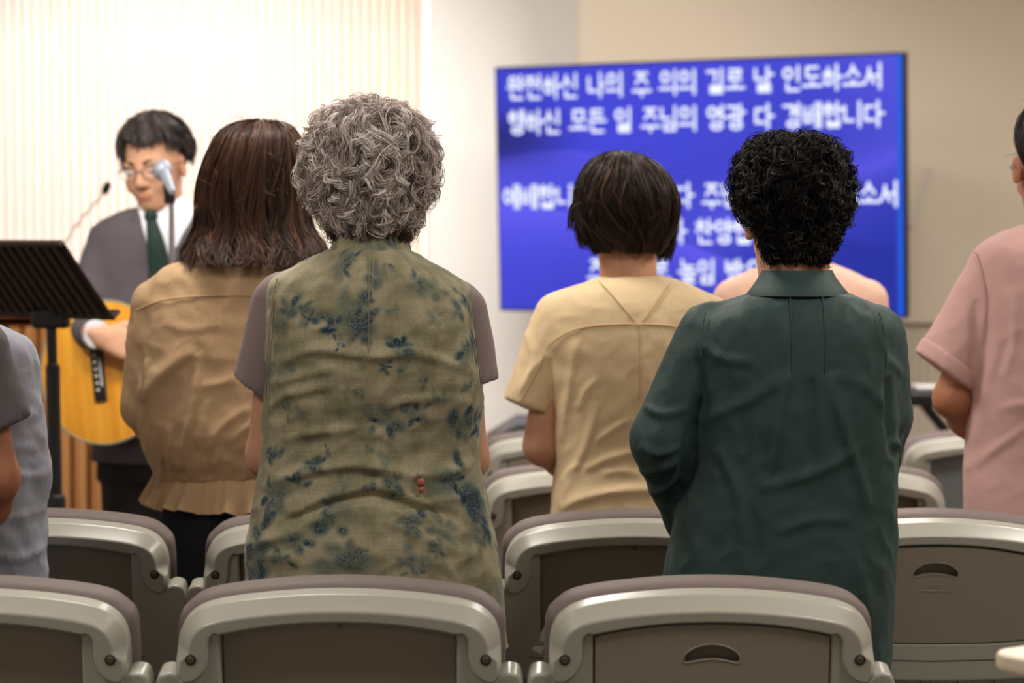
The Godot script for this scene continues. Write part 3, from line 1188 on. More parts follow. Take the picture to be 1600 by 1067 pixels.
func make_chair(flush: bool, label: String, panel_mat: StandardMaterial3D, lettering := false) -> Node3D:
	var t := thing("auditorium_chair", label, "chair", Vector3.ZERO, "grey auditorium chairs in rows")
	# shell top is 0.849 m up, the back leans towards the row behind
	var lean := Transform3D(Basis(Vector3.RIGHT, deg_to_rad(9.0)), Vector3(0, 0.849, 0))
	var edge := smooth_line([[0, 0], [0.05, -0.0012], [0.1, -0.0048], [0.15, -0.0105], [0.19, -0.018], [0.215, -0.028], [0.232, -0.043], [0.2415, -0.062], [0.245, -0.085], [0.2455, -0.122]], 3)
	var inner := smooth_line([[0.236, -0.133], [0.222, -0.132], [0.209, -0.124], [0.2, -0.11], [0.196, -0.092], [0.1955, -0.076], [0.193, -0.063], [0.186, -0.056], [0.1795, -0.0575], [0.15, -0.0515], [0.1, -0.0435], [0.05, -0.0393], [0, -0.038]], 3)
	var upper := PackedVector2Array()
	var ins := PackedFloat32Array()
	for k in range(edge.size() - 1, -1, -1):
		upper.append(Vector2(edge[k][0], edge[k][1]))
		ins.append(0.019 if k < edge.size() - 3 else 0.006)
	for k in range(1, edge.size()):
		upper.append(Vector2(-edge[k][0], edge[k][1]))
		ins.append(0.019 if k < edge.size() - 3 else 0.006)
	for k in inner.size():
		upper.append(Vector2(-inner[k][0], inner[k][1]))
		ins.append(0.004)
	for k in range(inner.size() - 2, -1, -1):
		upper.append(Vector2(inner[k][0], inner[k][1]))
		ins.append(0.004)
	var b := MB.new()
	b.xf = lean
	b.slab(upper, -0.045, 0.016, ins, -1)
	put("back_frame", t, b, M.plastic)

	# lower shell: a U round the panel, with a rounded ear at each side
	var outer := smooth_line([[0.238, -0.128], [0.247, -0.121], [0.259, -0.118], [0.272, -0.122], [0.277, -0.133], [0.2795, -0.15], [0.279, -0.175], [0.274, -0.21], [0.264, -0.25], [0.253, -0.283], [0.238, -0.298], [0.12, -0.306], [0, -0.308]], 3)
	var mouth := smooth_line([[0, -0.232], [0.1, -0.2305], [0.178, -0.225]], 3)
	var lower := PackedVector2Array()
	for k in range(outer.size() - 1, -1, -1):
		lower.append(Vector2(outer[k][0], outer[k][1]))
	# anticlockwise from the bottom middle up the right side, then down the inner edge and mirrored
	var rim := smooth_line([[0.225, -0.126], [0.211, -0.121], [0.203, -0.108], [0.199, -0.092], [0.198, -0.074], [0.194, -0.061], [0.187, -0.0565], [0.1785, -0.0585]], 2)
	var path := PackedVector2Array(lower)
	for q in rim:
		path.append(Vector2(q[0], q[1]))
	for k in range(mouth.size() - 1, -1, -1):
		path.append(Vector2(mouth[k][0], mouth[k][1]))
	for k in range(1, mouth.size()):
		path.append(Vector2(-mouth[k][0], mouth[k][1]))
	for k in range(rim.size() - 1, -1, -1):
		path.append(Vector2(-rim[k][0], rim[k][1]))
	for k in range(0, outer.size() - 1):
		path.append(Vector2(-outer[k][0], outer[k][1]))
	b = MB.new()
	b.xf = lean
	b.slab(path, -0.045, 0.009, insets(path.size(), 0.005), 3)
	put("lower_shell", t, b, M.plastic)
	# rounded ears stand out a little more than the shell
	for sx in [-1, 1]:
		b = MB.new()
		b.xf = lean
		b.tube(PackedVector3Array([Vector3(sx * 0.246, -0.142, -0.005), Vector3(sx * 0.256, -0.135, -0.005), Vector3(sx * 0.2635, -0.139, -0.006), Vector3(sx * 0.2665, -0.152, -0.008), Vector3(sx * 0.266, -0.175, -0.012)]), PackedFloat32Array([0.008, 0.0125, 0.0135, 0.0135, 0.011]), 12)
		put("arm_bracket", t, b, M.plastic)

	# the panel: either flush with a bean-shaped finger hold, or set back where no writing table is fitted
	var pan := PackedVector2Array()
	var ptop := smooth_line([[0, -0.0405], [0.05, -0.0418], [0.1, -0.046], [0.15, -0.054], [0.1765, -0.0602]], 3)
	for k in range(mouth.size()):
		pan.append(Vector2(mouth[k][0] * 0.99, mouth[k][1] + 0.0018))
	for k in range(ptop.size() - 1, -1, -1):
		pan.append(Vector2(ptop[k][0], ptop[k][1]))
	for k in range(1, ptop.size()):
		pan.append(Vector2(-ptop[k][0], ptop[k][1]))
	for k in range(mouth.size() - 1, 0, -1):
		pan.append(Vector2(-mouth[k][0] * 0.99, mouth[k][1] + 0.0018))
	b = MB.new()
	b.xf = lean
	if flush:
		var bean := PackedVector2Array()
		for k in 28:
			var a := TAU * k / 28
			var x := 0.042 * signf(cos(a)) * pow(absf(cos(a)), 0.75)
			var bend := 0.012 * (1.0 - pow(x / 0.042, 2.0))
			bean.append(Vector2(x, -0.0955 + 0.0115 * signf(sin(a)) * pow(absf(sin(a)), 0.6) + bend))
		# cut from the top edge's middle down to the hold, so that the outline stays one loop
		var loop := PackedVector2Array()
		var mid := -1
		for k in pan.size():
			if absf(pan[k].x) < 0.0001 and pan[k].y > -0.1:
				mid = k
		for k in pan.size():
			loop.append(pan[(mid + 1 + k) % pan.size()])
		var start := 7
		for k in 29:
			loop.append(bean[(start - k + 56) % 28] + Vector2(0.00002 if k == 0 else (-0.00002 if k == 28 else 0.0), 0.0))
		loop[loop.size() - 30] = Vector2(0.00002, loop[loop.size() - 30].y)
		loop.append(Vector2(-0.00002, -0.0405))
		b.slab(loop, -0.02, 0.0105, insets(loop.size(), 0.0), 0)
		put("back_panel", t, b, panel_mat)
		b = MB.new()
		b.xf = lean
		b.box(Vector3(0, -0.09, -0.014), Vector3(0.1, 0.045, 0.01))
		put("finger_hold", t, b, panel_mat)
		# raised lip round the hold
		b = MB.new()
		b.xf = lean
		var lip := PackedVector3Array()
		for k in 29:
			var q := bean[k % 28]
			lip.append(Vector3(q.x * 1.02, -0.0885 + (q.y + 0.0885) * 1.04, 0.0103))
		b.tube(lip, PackedFloat32Array([0.0013]), 6, false)
		put("hold_lip", t, b, panel_mat)
		if lettering:
			# worn raised lettering, too faint to read: a short word over a long line
			for q in [[-0.012, -0.118, 0.006], [-0.003, -0.118, 0.006], [0.006, -0.118, 0.007], [0.014, -0.118, 0.004]]:
				boxpart("raised_mark", t, lean * Vector3(q[0], q[1], 0.0108), Vector3(q[2], 0.007, 0.0012), panel_mat, 0.0005, lean.basis)
			boxpart("raised_mark", t, lean * Vector3(0, -0.1275, 0.0108), Vector3(0.062, 0.0035, 0.0012), panel_mat, 0.0005, lean.basis)
	else:
		b.slab(pan, -0.04, -0.018, insets(pan.size(), 0.0), 0)
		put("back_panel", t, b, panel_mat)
		b = MB.new()
		b.xf = lean
		b.tube(PackedVector3Array([Vector3(0.0, -0.052, -0.0185), Vector3(0.0, -0.052, -0.0165)]), PackedFloat32Array([0.004, 0.003]), 10)
		put("screw", t, b, M.screw)
	# seam line across the lower shell
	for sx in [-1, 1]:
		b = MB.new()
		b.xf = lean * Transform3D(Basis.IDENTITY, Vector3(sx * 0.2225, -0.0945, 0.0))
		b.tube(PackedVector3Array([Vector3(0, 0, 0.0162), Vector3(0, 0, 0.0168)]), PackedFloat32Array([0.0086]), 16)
		put("screw_well_shade", t, b, M.hole)  # flat dark disc painted as the shade of a recess round the screw
		b = MB.new()
		b.xf = lean * Transform3D(Basis.IDENTITY, Vector3(sx * 0.2225, -0.0945, 0.0))
		b.tube(PackedVector3Array([Vector3(0, 0, 0.0165), Vector3(0, 0, 0.0174), Vector3(0, 0, 0.0178)]), PackedFloat32Array([0.0058, 0.0056, 0.0042]), 14)
		put("screw", t, b, M.screw)
	b = MB.new()
	b.xf = lean
	b.tube(PackedVector3Array([Vector3(-0.2, -0.258, 0.0092), Vector3(-0.1, -0.2645, 0.0092), Vector3(0, -0.267, 0.0092), Vector3(0.1, -0.2645, 0.0092), Vector3(0.2, -0.258, 0.0092)]), PackedFloat32Array([0.0009]), 6)
	put("shell_joint", t, b, M.hole)

	# back cushion: fuller than the shell all round
	var pad := PackedVector2Array()
	var pe := smooth_line([[0, 0.005], [0.05, 0.0038], [0.1, 0.0002], [0.15, -0.0055], [0.19, -0.012], [0.218, -0.0215], [0.238, -0.038], [0.248, -0.052], [0.2515, -0.08], [0.251, -0.16], [0.238, -0.3], [0.215, -0.4], [0.19, -0.43]], 3)
	for k in range(pe.size() - 1, -1, -1):
		pad.append(Vector2(pe[k][0], pe[k][1]))
	for k in range(1, pe.size()):
		pad.append(Vector2(-pe[k][0], pe[k][1]))
	b = MB.new()
	b.xf = lean
	b.slab(pad, -0.12, -0.0445, insets(pad.size(), 0.026), 6, true)
	put("back_cushion", t, b, M.cushion)
	# seat, folded up against the back
	var seat := PackedVector2Array()
	for q in smooth_line([[0, 0.58], [0.17, 0.575], [0.215, 0.55], [0.23, 0.5], [0.225, 0.2], [0.2, 0.165], [0.12, 0.155], [0, 0.155]], 3):
		seat.append(Vector2(q[0], q[1]))
	var sp := PackedVector2Array()
	for k in range(seat.size() - 1, -1, -1):
		sp.append(seat[k])
	for k in range(1, seat.size() - 1):
		sp.append(Vector2(-seat[k].x, seat[k].y))
	b = MB.new()
	b.slab(sp, -0.13, -0.09, insets(sp.size(), 0.01), 3, true)
	put("seat_pan", t, b, M.plastic)
	b = MB.new()
	b.slab(sp, -0.205, -0.13, insets(sp.size(), 0.025), 4, true)
	put("seat_cushion", t, b, M.cushion)
	for k in 5:
		b = MB.new()
		b.tube(PackedVector3Array([Vector3(-0.14 + 0.07 * k, 0.53, -0.092), Vector3(-0.14 + 0.07 * k, 0.53, -0.087), Vector3(-0.14 + 0.07 * k, 0.53, -0.086)]), PackedFloat32Array([0.014, 0.013, 0.011]), 16)
		put("boss", t, b, M.plastic)
	# side posts and feet
	for sx in [-1, 1]:
		b = MB.new()
		b.tube(PackedVector3Array([Vector3(sx * 0.252, 0.0, -0.13), Vector3(sx * 0.252, 0.3, -0.12), Vector3(sx * 0.252, 0.6, -0.085), Vector3(sx * 0.252, 0.7, -0.055)]), PackedFloat32Array([0.014]), 10)
		put("post", t, b, M.black_metal)
		boxpart("foot", t, Vector3(sx * 0.252, 0.012, -0.13), Vector3(0.034, 0.024, 0.34), M.black_metal, 0.006)
		b = MB.new()
		b.tube(PackedVector3Array([Vector3(sx * 0.256, 0.42, -0.09), Vector3(sx * 0.22, 0.42, -0.11)]), PackedFloat32Array([0.012]), 10)
		put("hinge", t, b, M.black_metal)
	return t


func chairs() -> void:
	var set_back := make_chair(false, "grey chair with a set-back panel, behind the flowered vest wearer", M.shaded_panel_plastic)
	var handled := make_chair(true, "grey chair with a handled back panel, behind the green jacket wearer", M.shaded_panel_plastic)
	var lettered := make_chair(true, "grey chair with handled back panel and faint raised lettering, behind the pink shirt wearer", M.shaded_panel_plastic, true)
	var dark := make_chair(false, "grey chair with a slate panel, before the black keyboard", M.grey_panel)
	var z := [-3.62, -4.52, -5.46, -6.4]
	set_back.position = Vector3(-0.262, 0, z[0])
	handled.position = Vector3(0.302, 0, z[0])
	copy(set_back, "grey chair with a set-back panel, in the back row behind the grey linen sleeve", Vector3(-0.828, 0, z[0]))
	copy(set_back, "grey chair with a set-back panel, before the music stand", Vector3(-0.895, 0, z[1]), 0.03)
	copy(set_back, "grey chair with a set-back panel, between the tan blouse and the flowered vest", Vector3(-0.335, 0, z[1]))
	copy(set_back, "grey chair with a set-back panel, behind the beige T-shirt wearer", Vector3(0.232, 0, z[1] + 0.005))
	lettered.position = Vector3(0.797, 0, z[1])
	copy(set_back, "grey chair with a set-back panel, third row, beside the bare elbow of the beige T-shirt", Vector3(0.178, 0, z[2]))
	copy(set_back, "grey chair with a set-back panel, third row, between green jacket and pink shirt", Vector3(0.742, 0, z[2]))
	copy(handled, "grey chair with a handled panel, fourth row, before the dark speaker cabinet", Vector3(0.165, 0, z[3]))
	dark.position = Vector3(1.29, 0, z[3])


# ---------------------------------------------------------------- people
# A person stands at depth d with the feet under picture column cx; local z points at the camera.
class Figure:
	var node: Node3D
	var d: float
	var o: Vector3
	var host: Node3D

	func p(px: float, py: float, dz := 0.0) -> Vector3:
		return host.at(px, py, d - dz) - o

	# rows given as [py, px0, px1, back, front] become trunk rows in metres; the outline is taken at the middle of the body
	func rows(list: Array) -> Array:
		var out := []
		for r in list:
			var a := p(r[1], r[0])
			var b := p(r[2], r[0])
			out.append([a.y, a.x, b.x, r[3], -r[4]] + ([r[5]] if r.size() > 5 else []))
		return out


func person(called_label: String, d: float, cx: float) -> Figure:
	var g := Figure.new()
	g.host = self
	g.d = d
	g.o = Vector3((cx - 800.0) * d / F, 0, -d)
	g.node = thing("person", called_label, "person", g.o)
	return g


# hand with palm, four bent fingers and a thumb, on its own fine grid; fwd = wrist to knuckles, out = back of the hand, side = towards the thumb
func hand_into(mb: MB, wrist: Vector3, fwd: Vector3, out: Vector3, side: Vector3, curl := 0.7, size := 1.0) -> void:
	fwd = fwd.normalized()
	side = (side - fwd * side.dot(fwd)).normalized()
	out = (out - fwd * out.dot(fwd) - side * out.dot(side)).normalized()
	var s := Sdf.new(wrist - Vector3.ONE * 0.125 + fwd * 0.06, wrist + Vector3.ONE * 0.125 + fwd * 0.06, 0.0042)
	var w := wrist
	s.cone(w - fwd * 0.02, w + fwd * 0.02, 0.021 * size, 0.022 * size, 0.01)
	for k in 4:
		var off := side * (0.027 - 0.018 * k) * size
		s.cone(w + fwd * 0.015 + off * 0.6, w + fwd * 0.078 * size + off, 0.0145 * size, 0.0125 * size, 0.012)
	var lens := [0.074, 0.082, 0.076, 0.06]
	for k in 4:
		var q: Vector3 = w + fwd * (0.08 - 0.004 * absf(k - 1.2)) * size + side * (0.028 - 0.0185 * k) * size
		var dir := (fwd + side * (0.09 - 0.06 * k)).normalized()
		var ang := curl * 0.55
		for j in 3:
			var l: float = lens[k] * [0.48, 0.3, 0.24][j] * size
			dir = dir.rotated(out.cross(fwd).normalized(), ang)
			var q2 := q + dir * l
			s.cone(q, q2, (0.0092 - 0.0009 * j) * size, (0.0086 - 0.0010 * j) * size, 0.0035)
			q = q2
			ang = curl * (0.75 if j == 0 else 0.5)
	var tq := w + fwd * 0.028 * size + side * 0.022 * size
	var tdir := (side * 0.8 + fwd * 0.75 - out * 0.35).normalized()
	for j in 3:
		var tl: float = [0.034, 0.032, 0.026][j] * size
		s.cone(tq, tq + tdir * tl, (0.0125 - 0.0014 * j) * size, (0.0112 - 0.0014 * j) * size, 0.006)
		tq += tdir * tl
		tdir = (tdir + fwd * 0.45 - out * 0.15 * curl).normalized()
	s.mesh_into(mb)


# the continuous skin: trunk, legs, arms with hands, neck and head
func body(g: Figure, j: Dictionary, skin: Material, face_dir := Vector3(0, 0, -1), hand_size := 0.95) -> Transform3D:
	var mb := MB.new()
	var hip: Vector3 = j.hip
	var neck: Vector3 = j.neck
	var sl: Vector3 = j.sl
	var sr: Vector3 = j.sr
	var lo := Vector3(minf(minf(sl.x, j.el.x), j.wl.x), 0.0, minf(minf(j.wl.z, j.wr.z), -0.2)) - Vector3(0.07, 0, 0.05)
	var hi := Vector3(maxf(maxf(sr.x, j.er.x), j.wr.x), j.head.y, maxf(maxf(j.wl.z, j.wr.z), 0.12)) + Vector3(0.07, 0, 0.05)
	var s := Sdf.new(lo, hi, 0.012)
	var chest := neck.lerp(hip, 0.36)
	for sx in [-1, 1]:
		var sh: Vector3 = sl if sx < 0 else sr
		var el: Vector3 = j.el if sx < 0 else j.er
		var wr: Vector3 = j.wl if sx < 0 else j.wr
		s.cone(sh, el, 0.033 * j.get("slim", 1.0), j.get("arm", 0.042) * 0.92 * j.get("slim", 1.0), 0.02)
		s.cone(el, el.lerp(wr, 0.35), 0.036 * j.get("slim", 1.0), 0.037 * j.get("slim", 1.0), 0.02)
		s.cone(el.lerp(wr, 0.35), wr, 0.037 * j.get("slim", 1.0), 0.024, 0.02)
		s.cone(neck.lerp(sh, 0.25) + Vector3(0, -0.05, 0), sh + Vector3(-sx * 0.02, -0.02, 0), 0.04, 0.036, 0.025)
		s.cone(chest + Vector3(sx * 0.05, 0, 0), hip + Vector3(sx * 0.05, 0, 0), 0.07, 0.07, 0.03)
		var knee := Vector3(hip.x + sx * 0.085, 0.46, hip.z * 0.5)
		var ankle := Vector3(hip.x + sx * 0.09, 0.08, hip.z * 0.3)
		s.cone(hip + Vector3(sx * 0.065, -0.06, 0), knee, 0.062, 0.05, 0.02)
		s.cone(knee, ankle, 0.052, 0.035, 0.02)
		s.cone(ankle, ankle + face_dir * 0.13 - Vector3(0, 0.045, 0), 0.035, 0.03, 0.02)
	s.cone(neck - Vector3(0, 0.06, 0), chest, 0.055, 0.08, 0.03)
	var hc: Vector3 = j.head
	s.cone(neck - Vector3(0, 0.03, 0), hc + (neck - hc).normalized() * 0.06, j.get("throat", 0.058), j.get("throat", 0.058) * 0.95, 0.03)
	s.mesh_into(mb)
	# head on a finer grid; its own axes: x across, y up, z out of the face
	var zf := (face_dir + Vector3(0, j.get("nod", -0.25), 0)).normalized()
	var hx := Vector3.UP.cross(zf).normalized()
	var hb := Basis(hx, zf.cross(hx), zf).rotated(zf, j.get("roll", 0.0))
	var hs := Sdf.new(hc - Vector3.ONE * 0.135 - Vector3(0, 0.02, 0), hc + Vector3.ONE * 0.135, 0.0052)
	var T := Transform3D(hb, hc)
	hs.ell(T * Vector3(0, 0.03, -0.012), Vector3(0.074, 0.088, 0.094), 0.02, hb)
	hs.ell(T * Vector3(0, -0.035, 0.022), Vector3(0.061, 0.075, 0.066), 0.03, hb)
	hs.ell(T * Vector3(0, -0.09, 0.052), Vector3(0.026, 0.02, 0.022), 0.03, hb)
	for sx in [-1, 1]:
		hs.ell(T * Vector3(sx * 0.04, -0.03, 0.056), Vector3(0.024, 0.022, 0.02), 0.02, hb)
		hs.ell(T * Vector3(sx * 0.033, 0.004, 0.09), Vector3(0.02, 0.011, 0.014), 0.012, hb, true)
		hs.ell(T * Vector3(sx * 0.033, 0.002, 0.07), Vector3(0.0155, 0.011, 0.012), 0.006, hb)
		hs.ell(T * Vector3(sx * 0.032, 0.024, 0.074), Vector3(0.024, 0.006, 0.01), 0.012, hb)
		# ear: shell with a hollow
		var eb := hb * Basis(Vector3.UP, sx * 0.35)
		hs.ell(T * Vector3(sx * 0.079, -0.006, -0.008), Vector3(0.008, 0.031, 0.019), 0.006, eb)
		hs.ell(T * Vector3(sx * 0.0875, -0.003, -0.003), Vector3(0.006, 0.018, 0.009), 0.004, eb, true)
	hs.cone(T * Vector3(0, 0.012, 0.079), T * Vector3(0, -0.028, 0.098), 0.008, 0.0115, 0.012)
	for sx in [-1, 1]:
		hs.ell(T * Vector3(sx * 0.012, -0.032, 0.088), Vector3(0.0085, 0.008, 0.01), 0.006, hb)
	hs.ell(T * Vector3(0, -0.059, 0.08), Vector3(0.024, 0.006, 0.009), 0.006, hb)
	hs.ell(T * Vector3(0, -0.0685, 0.078), Vector3(0.02, 0.0065, 0.009), 0.005, hb)
	hs.cone(hc + (neck - hc).normalized() * 0.03, hc + (neck - hc).normalized() * 0.13, j.get("throat", 0.058) * 0.97, j.get("throat", 0.058), 0.025)
	hs.mesh_into(mb)
	if j.has("hl"):
		hand_into(mb, j.wl, j.hl[0], j.hl[1], j.hl[2], j.hl[3], hand_size)
	if j.has("hr"):
		hand_into(mb, j.wr, j.hr[0], j.hr[1], j.hr[2], j.hr[3], hand_size)
	put("body", g.node, mb, skin)
	# eyes, lips
	for sx in [-1, 1]:
		var b := MB.new()
		b.ball(T * Vector3(sx * 0.033, 0.003, 0.0745), Vector3(0.0125, 0.0062, 0.009), hb, 14)
		var eye := put("eye", g.node, b, M.eye_white)
		b = MB.new()
		b.ball(T * Vector3(sx * 0.033, 0.0015, 0.0808), Vector3(0.0055, 0.0052, 0.003), hb, 12)
		put("iris", eye, b, M.iris)
	var lb := MB.new()
	lb.ball(T * Vector3(0, -0.0605, 0.0815), Vector3(0.0225, 0.0042, 0.008), hb, 14)
	lb.ball(T * Vector3(0, -0.068, 0.0805), Vector3(0.019, 0.0048, 0.008), hb, 14)
	put("lips", g.node, lb, M.lips)
	return T


func trousers(g: Figure, hip: Vector3, wide: float, m: Material, waist := 0.98, deep := 0.115) -> void:
	var mb := MB.new()
	var s := Sdf.new(Vector3(hip.x - wide * 1.4 - 0.05, 0.05, -0.2 + hip.z), Vector3(hip.x + wide * 1.4 + 0.05, waist, 0.2 + hip.z), 0.011)
	s.trunk([[waist, hip.x - wide * 0.86, hip.x + wide * 0.86, hip.z + deep * 0.85, hip.z - deep * 0.85], [waist - 0.1, hip.x - wide * 0.97, hip.x + wide * 0.97, hip.z + deep, hip.z - deep * 0.9], [waist - 0.19, hip.x - wide, hip.x + wide, hip.z + deep * 1.05, hip.z - deep * 0.9], [waist - 0.27, hip.x - wide, hip.x + wide, hip.z + deep * 0.95, hip.z - deep * 0.9]], 0.02)
	for sx in [-1, 1]:
		s.cone(Vector3(hip.x + sx * wide * 0.48, waist - 0.26, hip.z), Vector3(hip.x + sx * 0.09, 0.46, hip.z * 0.5), wide * 0.5, 0.075, 0.03)
		s.cone(Vector3(hip.x + sx * 0.09, 0.46, hip.z * 0.5), Vector3(hip.x + sx * 0.092, 0.06, hip.z * 0.3), 0.075, 0.062, 0.02, Vector3(0, 0.07, 0), Vector3.DOWN)
	s.mesh_into(mb)
	put("trousers", g.node, mb, m)


func shoes(g: Figure, hip: Vector3, face := -1.0) -> void:
	for sx in [-1, 1]:
		var s := Sdf.new(Vector3(hip.x + sx * 0.092 - 0.07, 0, -0.24), Vector3(hip.x + sx * 0.092 + 0.07, 0.13, 0.24), 0.008)
		var a := Vector3(hip.x + sx * 0.092, 0.05, hip.z * 0.3)
		s.cone(a + Vector3(0, 0.03, 0), a, 0.045, 0.045, 0.02, Vector3(0, 0.004, 0), Vector3.DOWN)
		s.cone(a + Vector3(0, -0.012, 0), a + Vector3(sx * 0.012, -0.016, face * 0.14), 0.04, 0.038, 0.03, Vector3(0, 0.004, 0), Vector3.DOWN)
		var mb := MB.new()
		s.mesh_into(mb)
		put("shoe", g.node, mb, M.shoe)


# ---- folds: a line across the cloth with its height and how far it fades on either side
# [amp_mm, width_above_mm, width_below_mm, px, py, px, py, ...] in picture positions of the wearer's back
func fold_lines(g: Figure, list: Array, dz := 0.1) -> Array:
	var out := []
	for f in list:
		var pts := PackedVector2Array()
		var raw := []
		for k in range(3, f.size(), 2):
			raw.append([f[k], f[k + 1]])
		for q in (smooth_line(raw, 4) if raw.size() > 2 else raw):
			var w := g.p(q[0], q[1], dz)
			pts.append(Vector2(w.x, w.y))
		var lo := pts[0]
		var hi := pts[0]
		for q in pts:
			lo = Vector2(minf(lo.x, q.x), minf(lo.y, q.y))
			hi = Vector2(maxf(hi.x, q.x), maxf(hi.y, q.y))
		var reach: float = maxf(f[1], f[2]) * 0.001 * 2.4
		out.append([pts, f[0] * 0.001, f[1] * 0.001, f[2] * 0.001, lo - Vector2.ONE * reach, hi + Vector2.ONE * reach])
	return out


func fold_height(lines: Array, q: Vector2) -> float:
	var sum := 0.0
	for l in lines:
		var lo: Vector2 = l[4]
		var hi: Vector2 = l[5]
		if q.x < lo.x or q.y < lo.y or q.x > hi.x or q.y > hi.y:
			continue
		var pts: PackedVector2Array = l[0]
		var best := 9.0
		var side := 0.0
		var along := 0.0
		var n := pts.size() - 1
		for k in n:
			var a := pts[k]
			var ab := pts[k + 1] - a
			var t := clampf((q - a).dot(ab) / ab.length_squared(), 0.0, 1.0)
			var r := q - a - ab * t
			var dd := r.length_squared()
			if dd < best:
				best = dd
				side = ab.cross(r)
				along = (k + t) / n
		var w: float = l[2] if side > 0.0 else l[3]
		var e := best / (w * w)
		if e < 6.0:
			sum += l[1] * exp(-e) * sqrt(maxf(sin(along * PI), 0.0))
	return sum


# moves the back of a garment in and out along its own normals
func ruffle(mb: MB, lines: Array, noise: FastNoiseLite, amp := 0.0, stretch := Vector3(1, 1, 1), fine_amp := 0.0) -> void:
	for k in mb.v.size():
		var q := mb.v[k]
		var h := 0.0
		if amp > 0.0:
			h += noise.get_noise_3dv(q * stretch) * amp
		if fine_amp > 0.0:
			h += (0.25 - absf(noise.get_noise_3dv(q * stretch * 2.3 + Vector3(7, 3, 1)))) * fine_amp
		if mb.n[k].z > -0.2 and lines.size() > 0:
			h += fold_height(lines, Vector2(q.x, q.y)) * clampf(mb.n[k].z * 2.0 + 0.4, 0.0, 1.0)
		mb.v[k] = q + mb.n[k] * h
	mb.smooth()


func cloth_noise(seed_no: int, freq: float) -> FastNoiseLite:
	var n := FastNoiseLite.new()
	n.seed = seed_no
	n.noise_type = FastNoiseLite.TYPE_SIMPLEX_SMOOTH
	n.frequency = freq
	n.fractal_octaves = 2
	return n


# seam: a thin raised line of stitching lying on the cloth's back
func seam(g: Figure, parent: Node, mb: MB, pts: Array, m: Material, rad := 0.0012, lift := 0.0006) -> void:
	var out := PackedVector3Array()
	for q in smooth_line(pts, 6):
		var w := g.p(q[0], q[1], 0.1)
		var best := -9.0
		for v in mb.v:
			if absf(v.x - w.x) < 0.007 and absf(v.y - w.y) < 0.007 and v.z > best:
				best = v.z
		if best > -5.0:
			out.append(Vector3(w.x, w.y, best + lift))
	if out.size() > 2:
		# level out the steps between neighbours
		for it in 2:
			for k in range(1, out.size() - 1):
				out[k].z = (out[k - 1].z + out[k].z * 2.0 + out[k + 1].z) / 4.0
		var b := MB.new()
		b.tube(out, PackedFloat32Array([rad]), 5)
		put("seam", parent, b, m)


# ---------------------------------------------------------------- hair
class Strands:
	var mb: MB = MB.new()

	# one strand: a narrow ribbon, turned at random about its length
	var turn := 0.0

	func add(pts: PackedVector3Array, ref: Vector3, r0: float, r1: float, col: Color, col2: Color) -> void:
		var from := mb.v.size()
		var m := pts.size()
		turn = fmod(turn + 0.618034, 1.0)
		var ca := cos((turn - 0.5) * 2.4)
		var sa := sin((turn - 0.5) * 2.4)
		for k in m:
			var t := (pts[mini(k + 1, m - 1)] - pts[maxi(k - 1, 0)]).normalized()
			var n0 := (ref - t * ref.dot(t)).normalized()
			var b0 := t.cross(n0)
			var n := n0 * ca + b0 * sa
			var b := b0 * ca - n0 * sa
			var f := float(k) / (m - 1)
			var r := lerpf(r0, r1, f * f)
			var c := col.lerp(col2, f)
			mb.v.append(pts[k] + b * r)
			mb.v.append(pts[k] - b * r)
			mb.n.append((n + b * 0.7).normalized())
			mb.n.append((n - b * 0.7).normalized())
			mb.c.append(c)
			mb.c.append(c)
		for k in m - 1:
			var a := from + k * 2
			mb.i.append(a)
			mb.i.append(a + 1)
			mb.i.append(a + 3)
			mb.i.append(a)
			mb.i.append(a + 3)
			mb.i.append(a + 2)


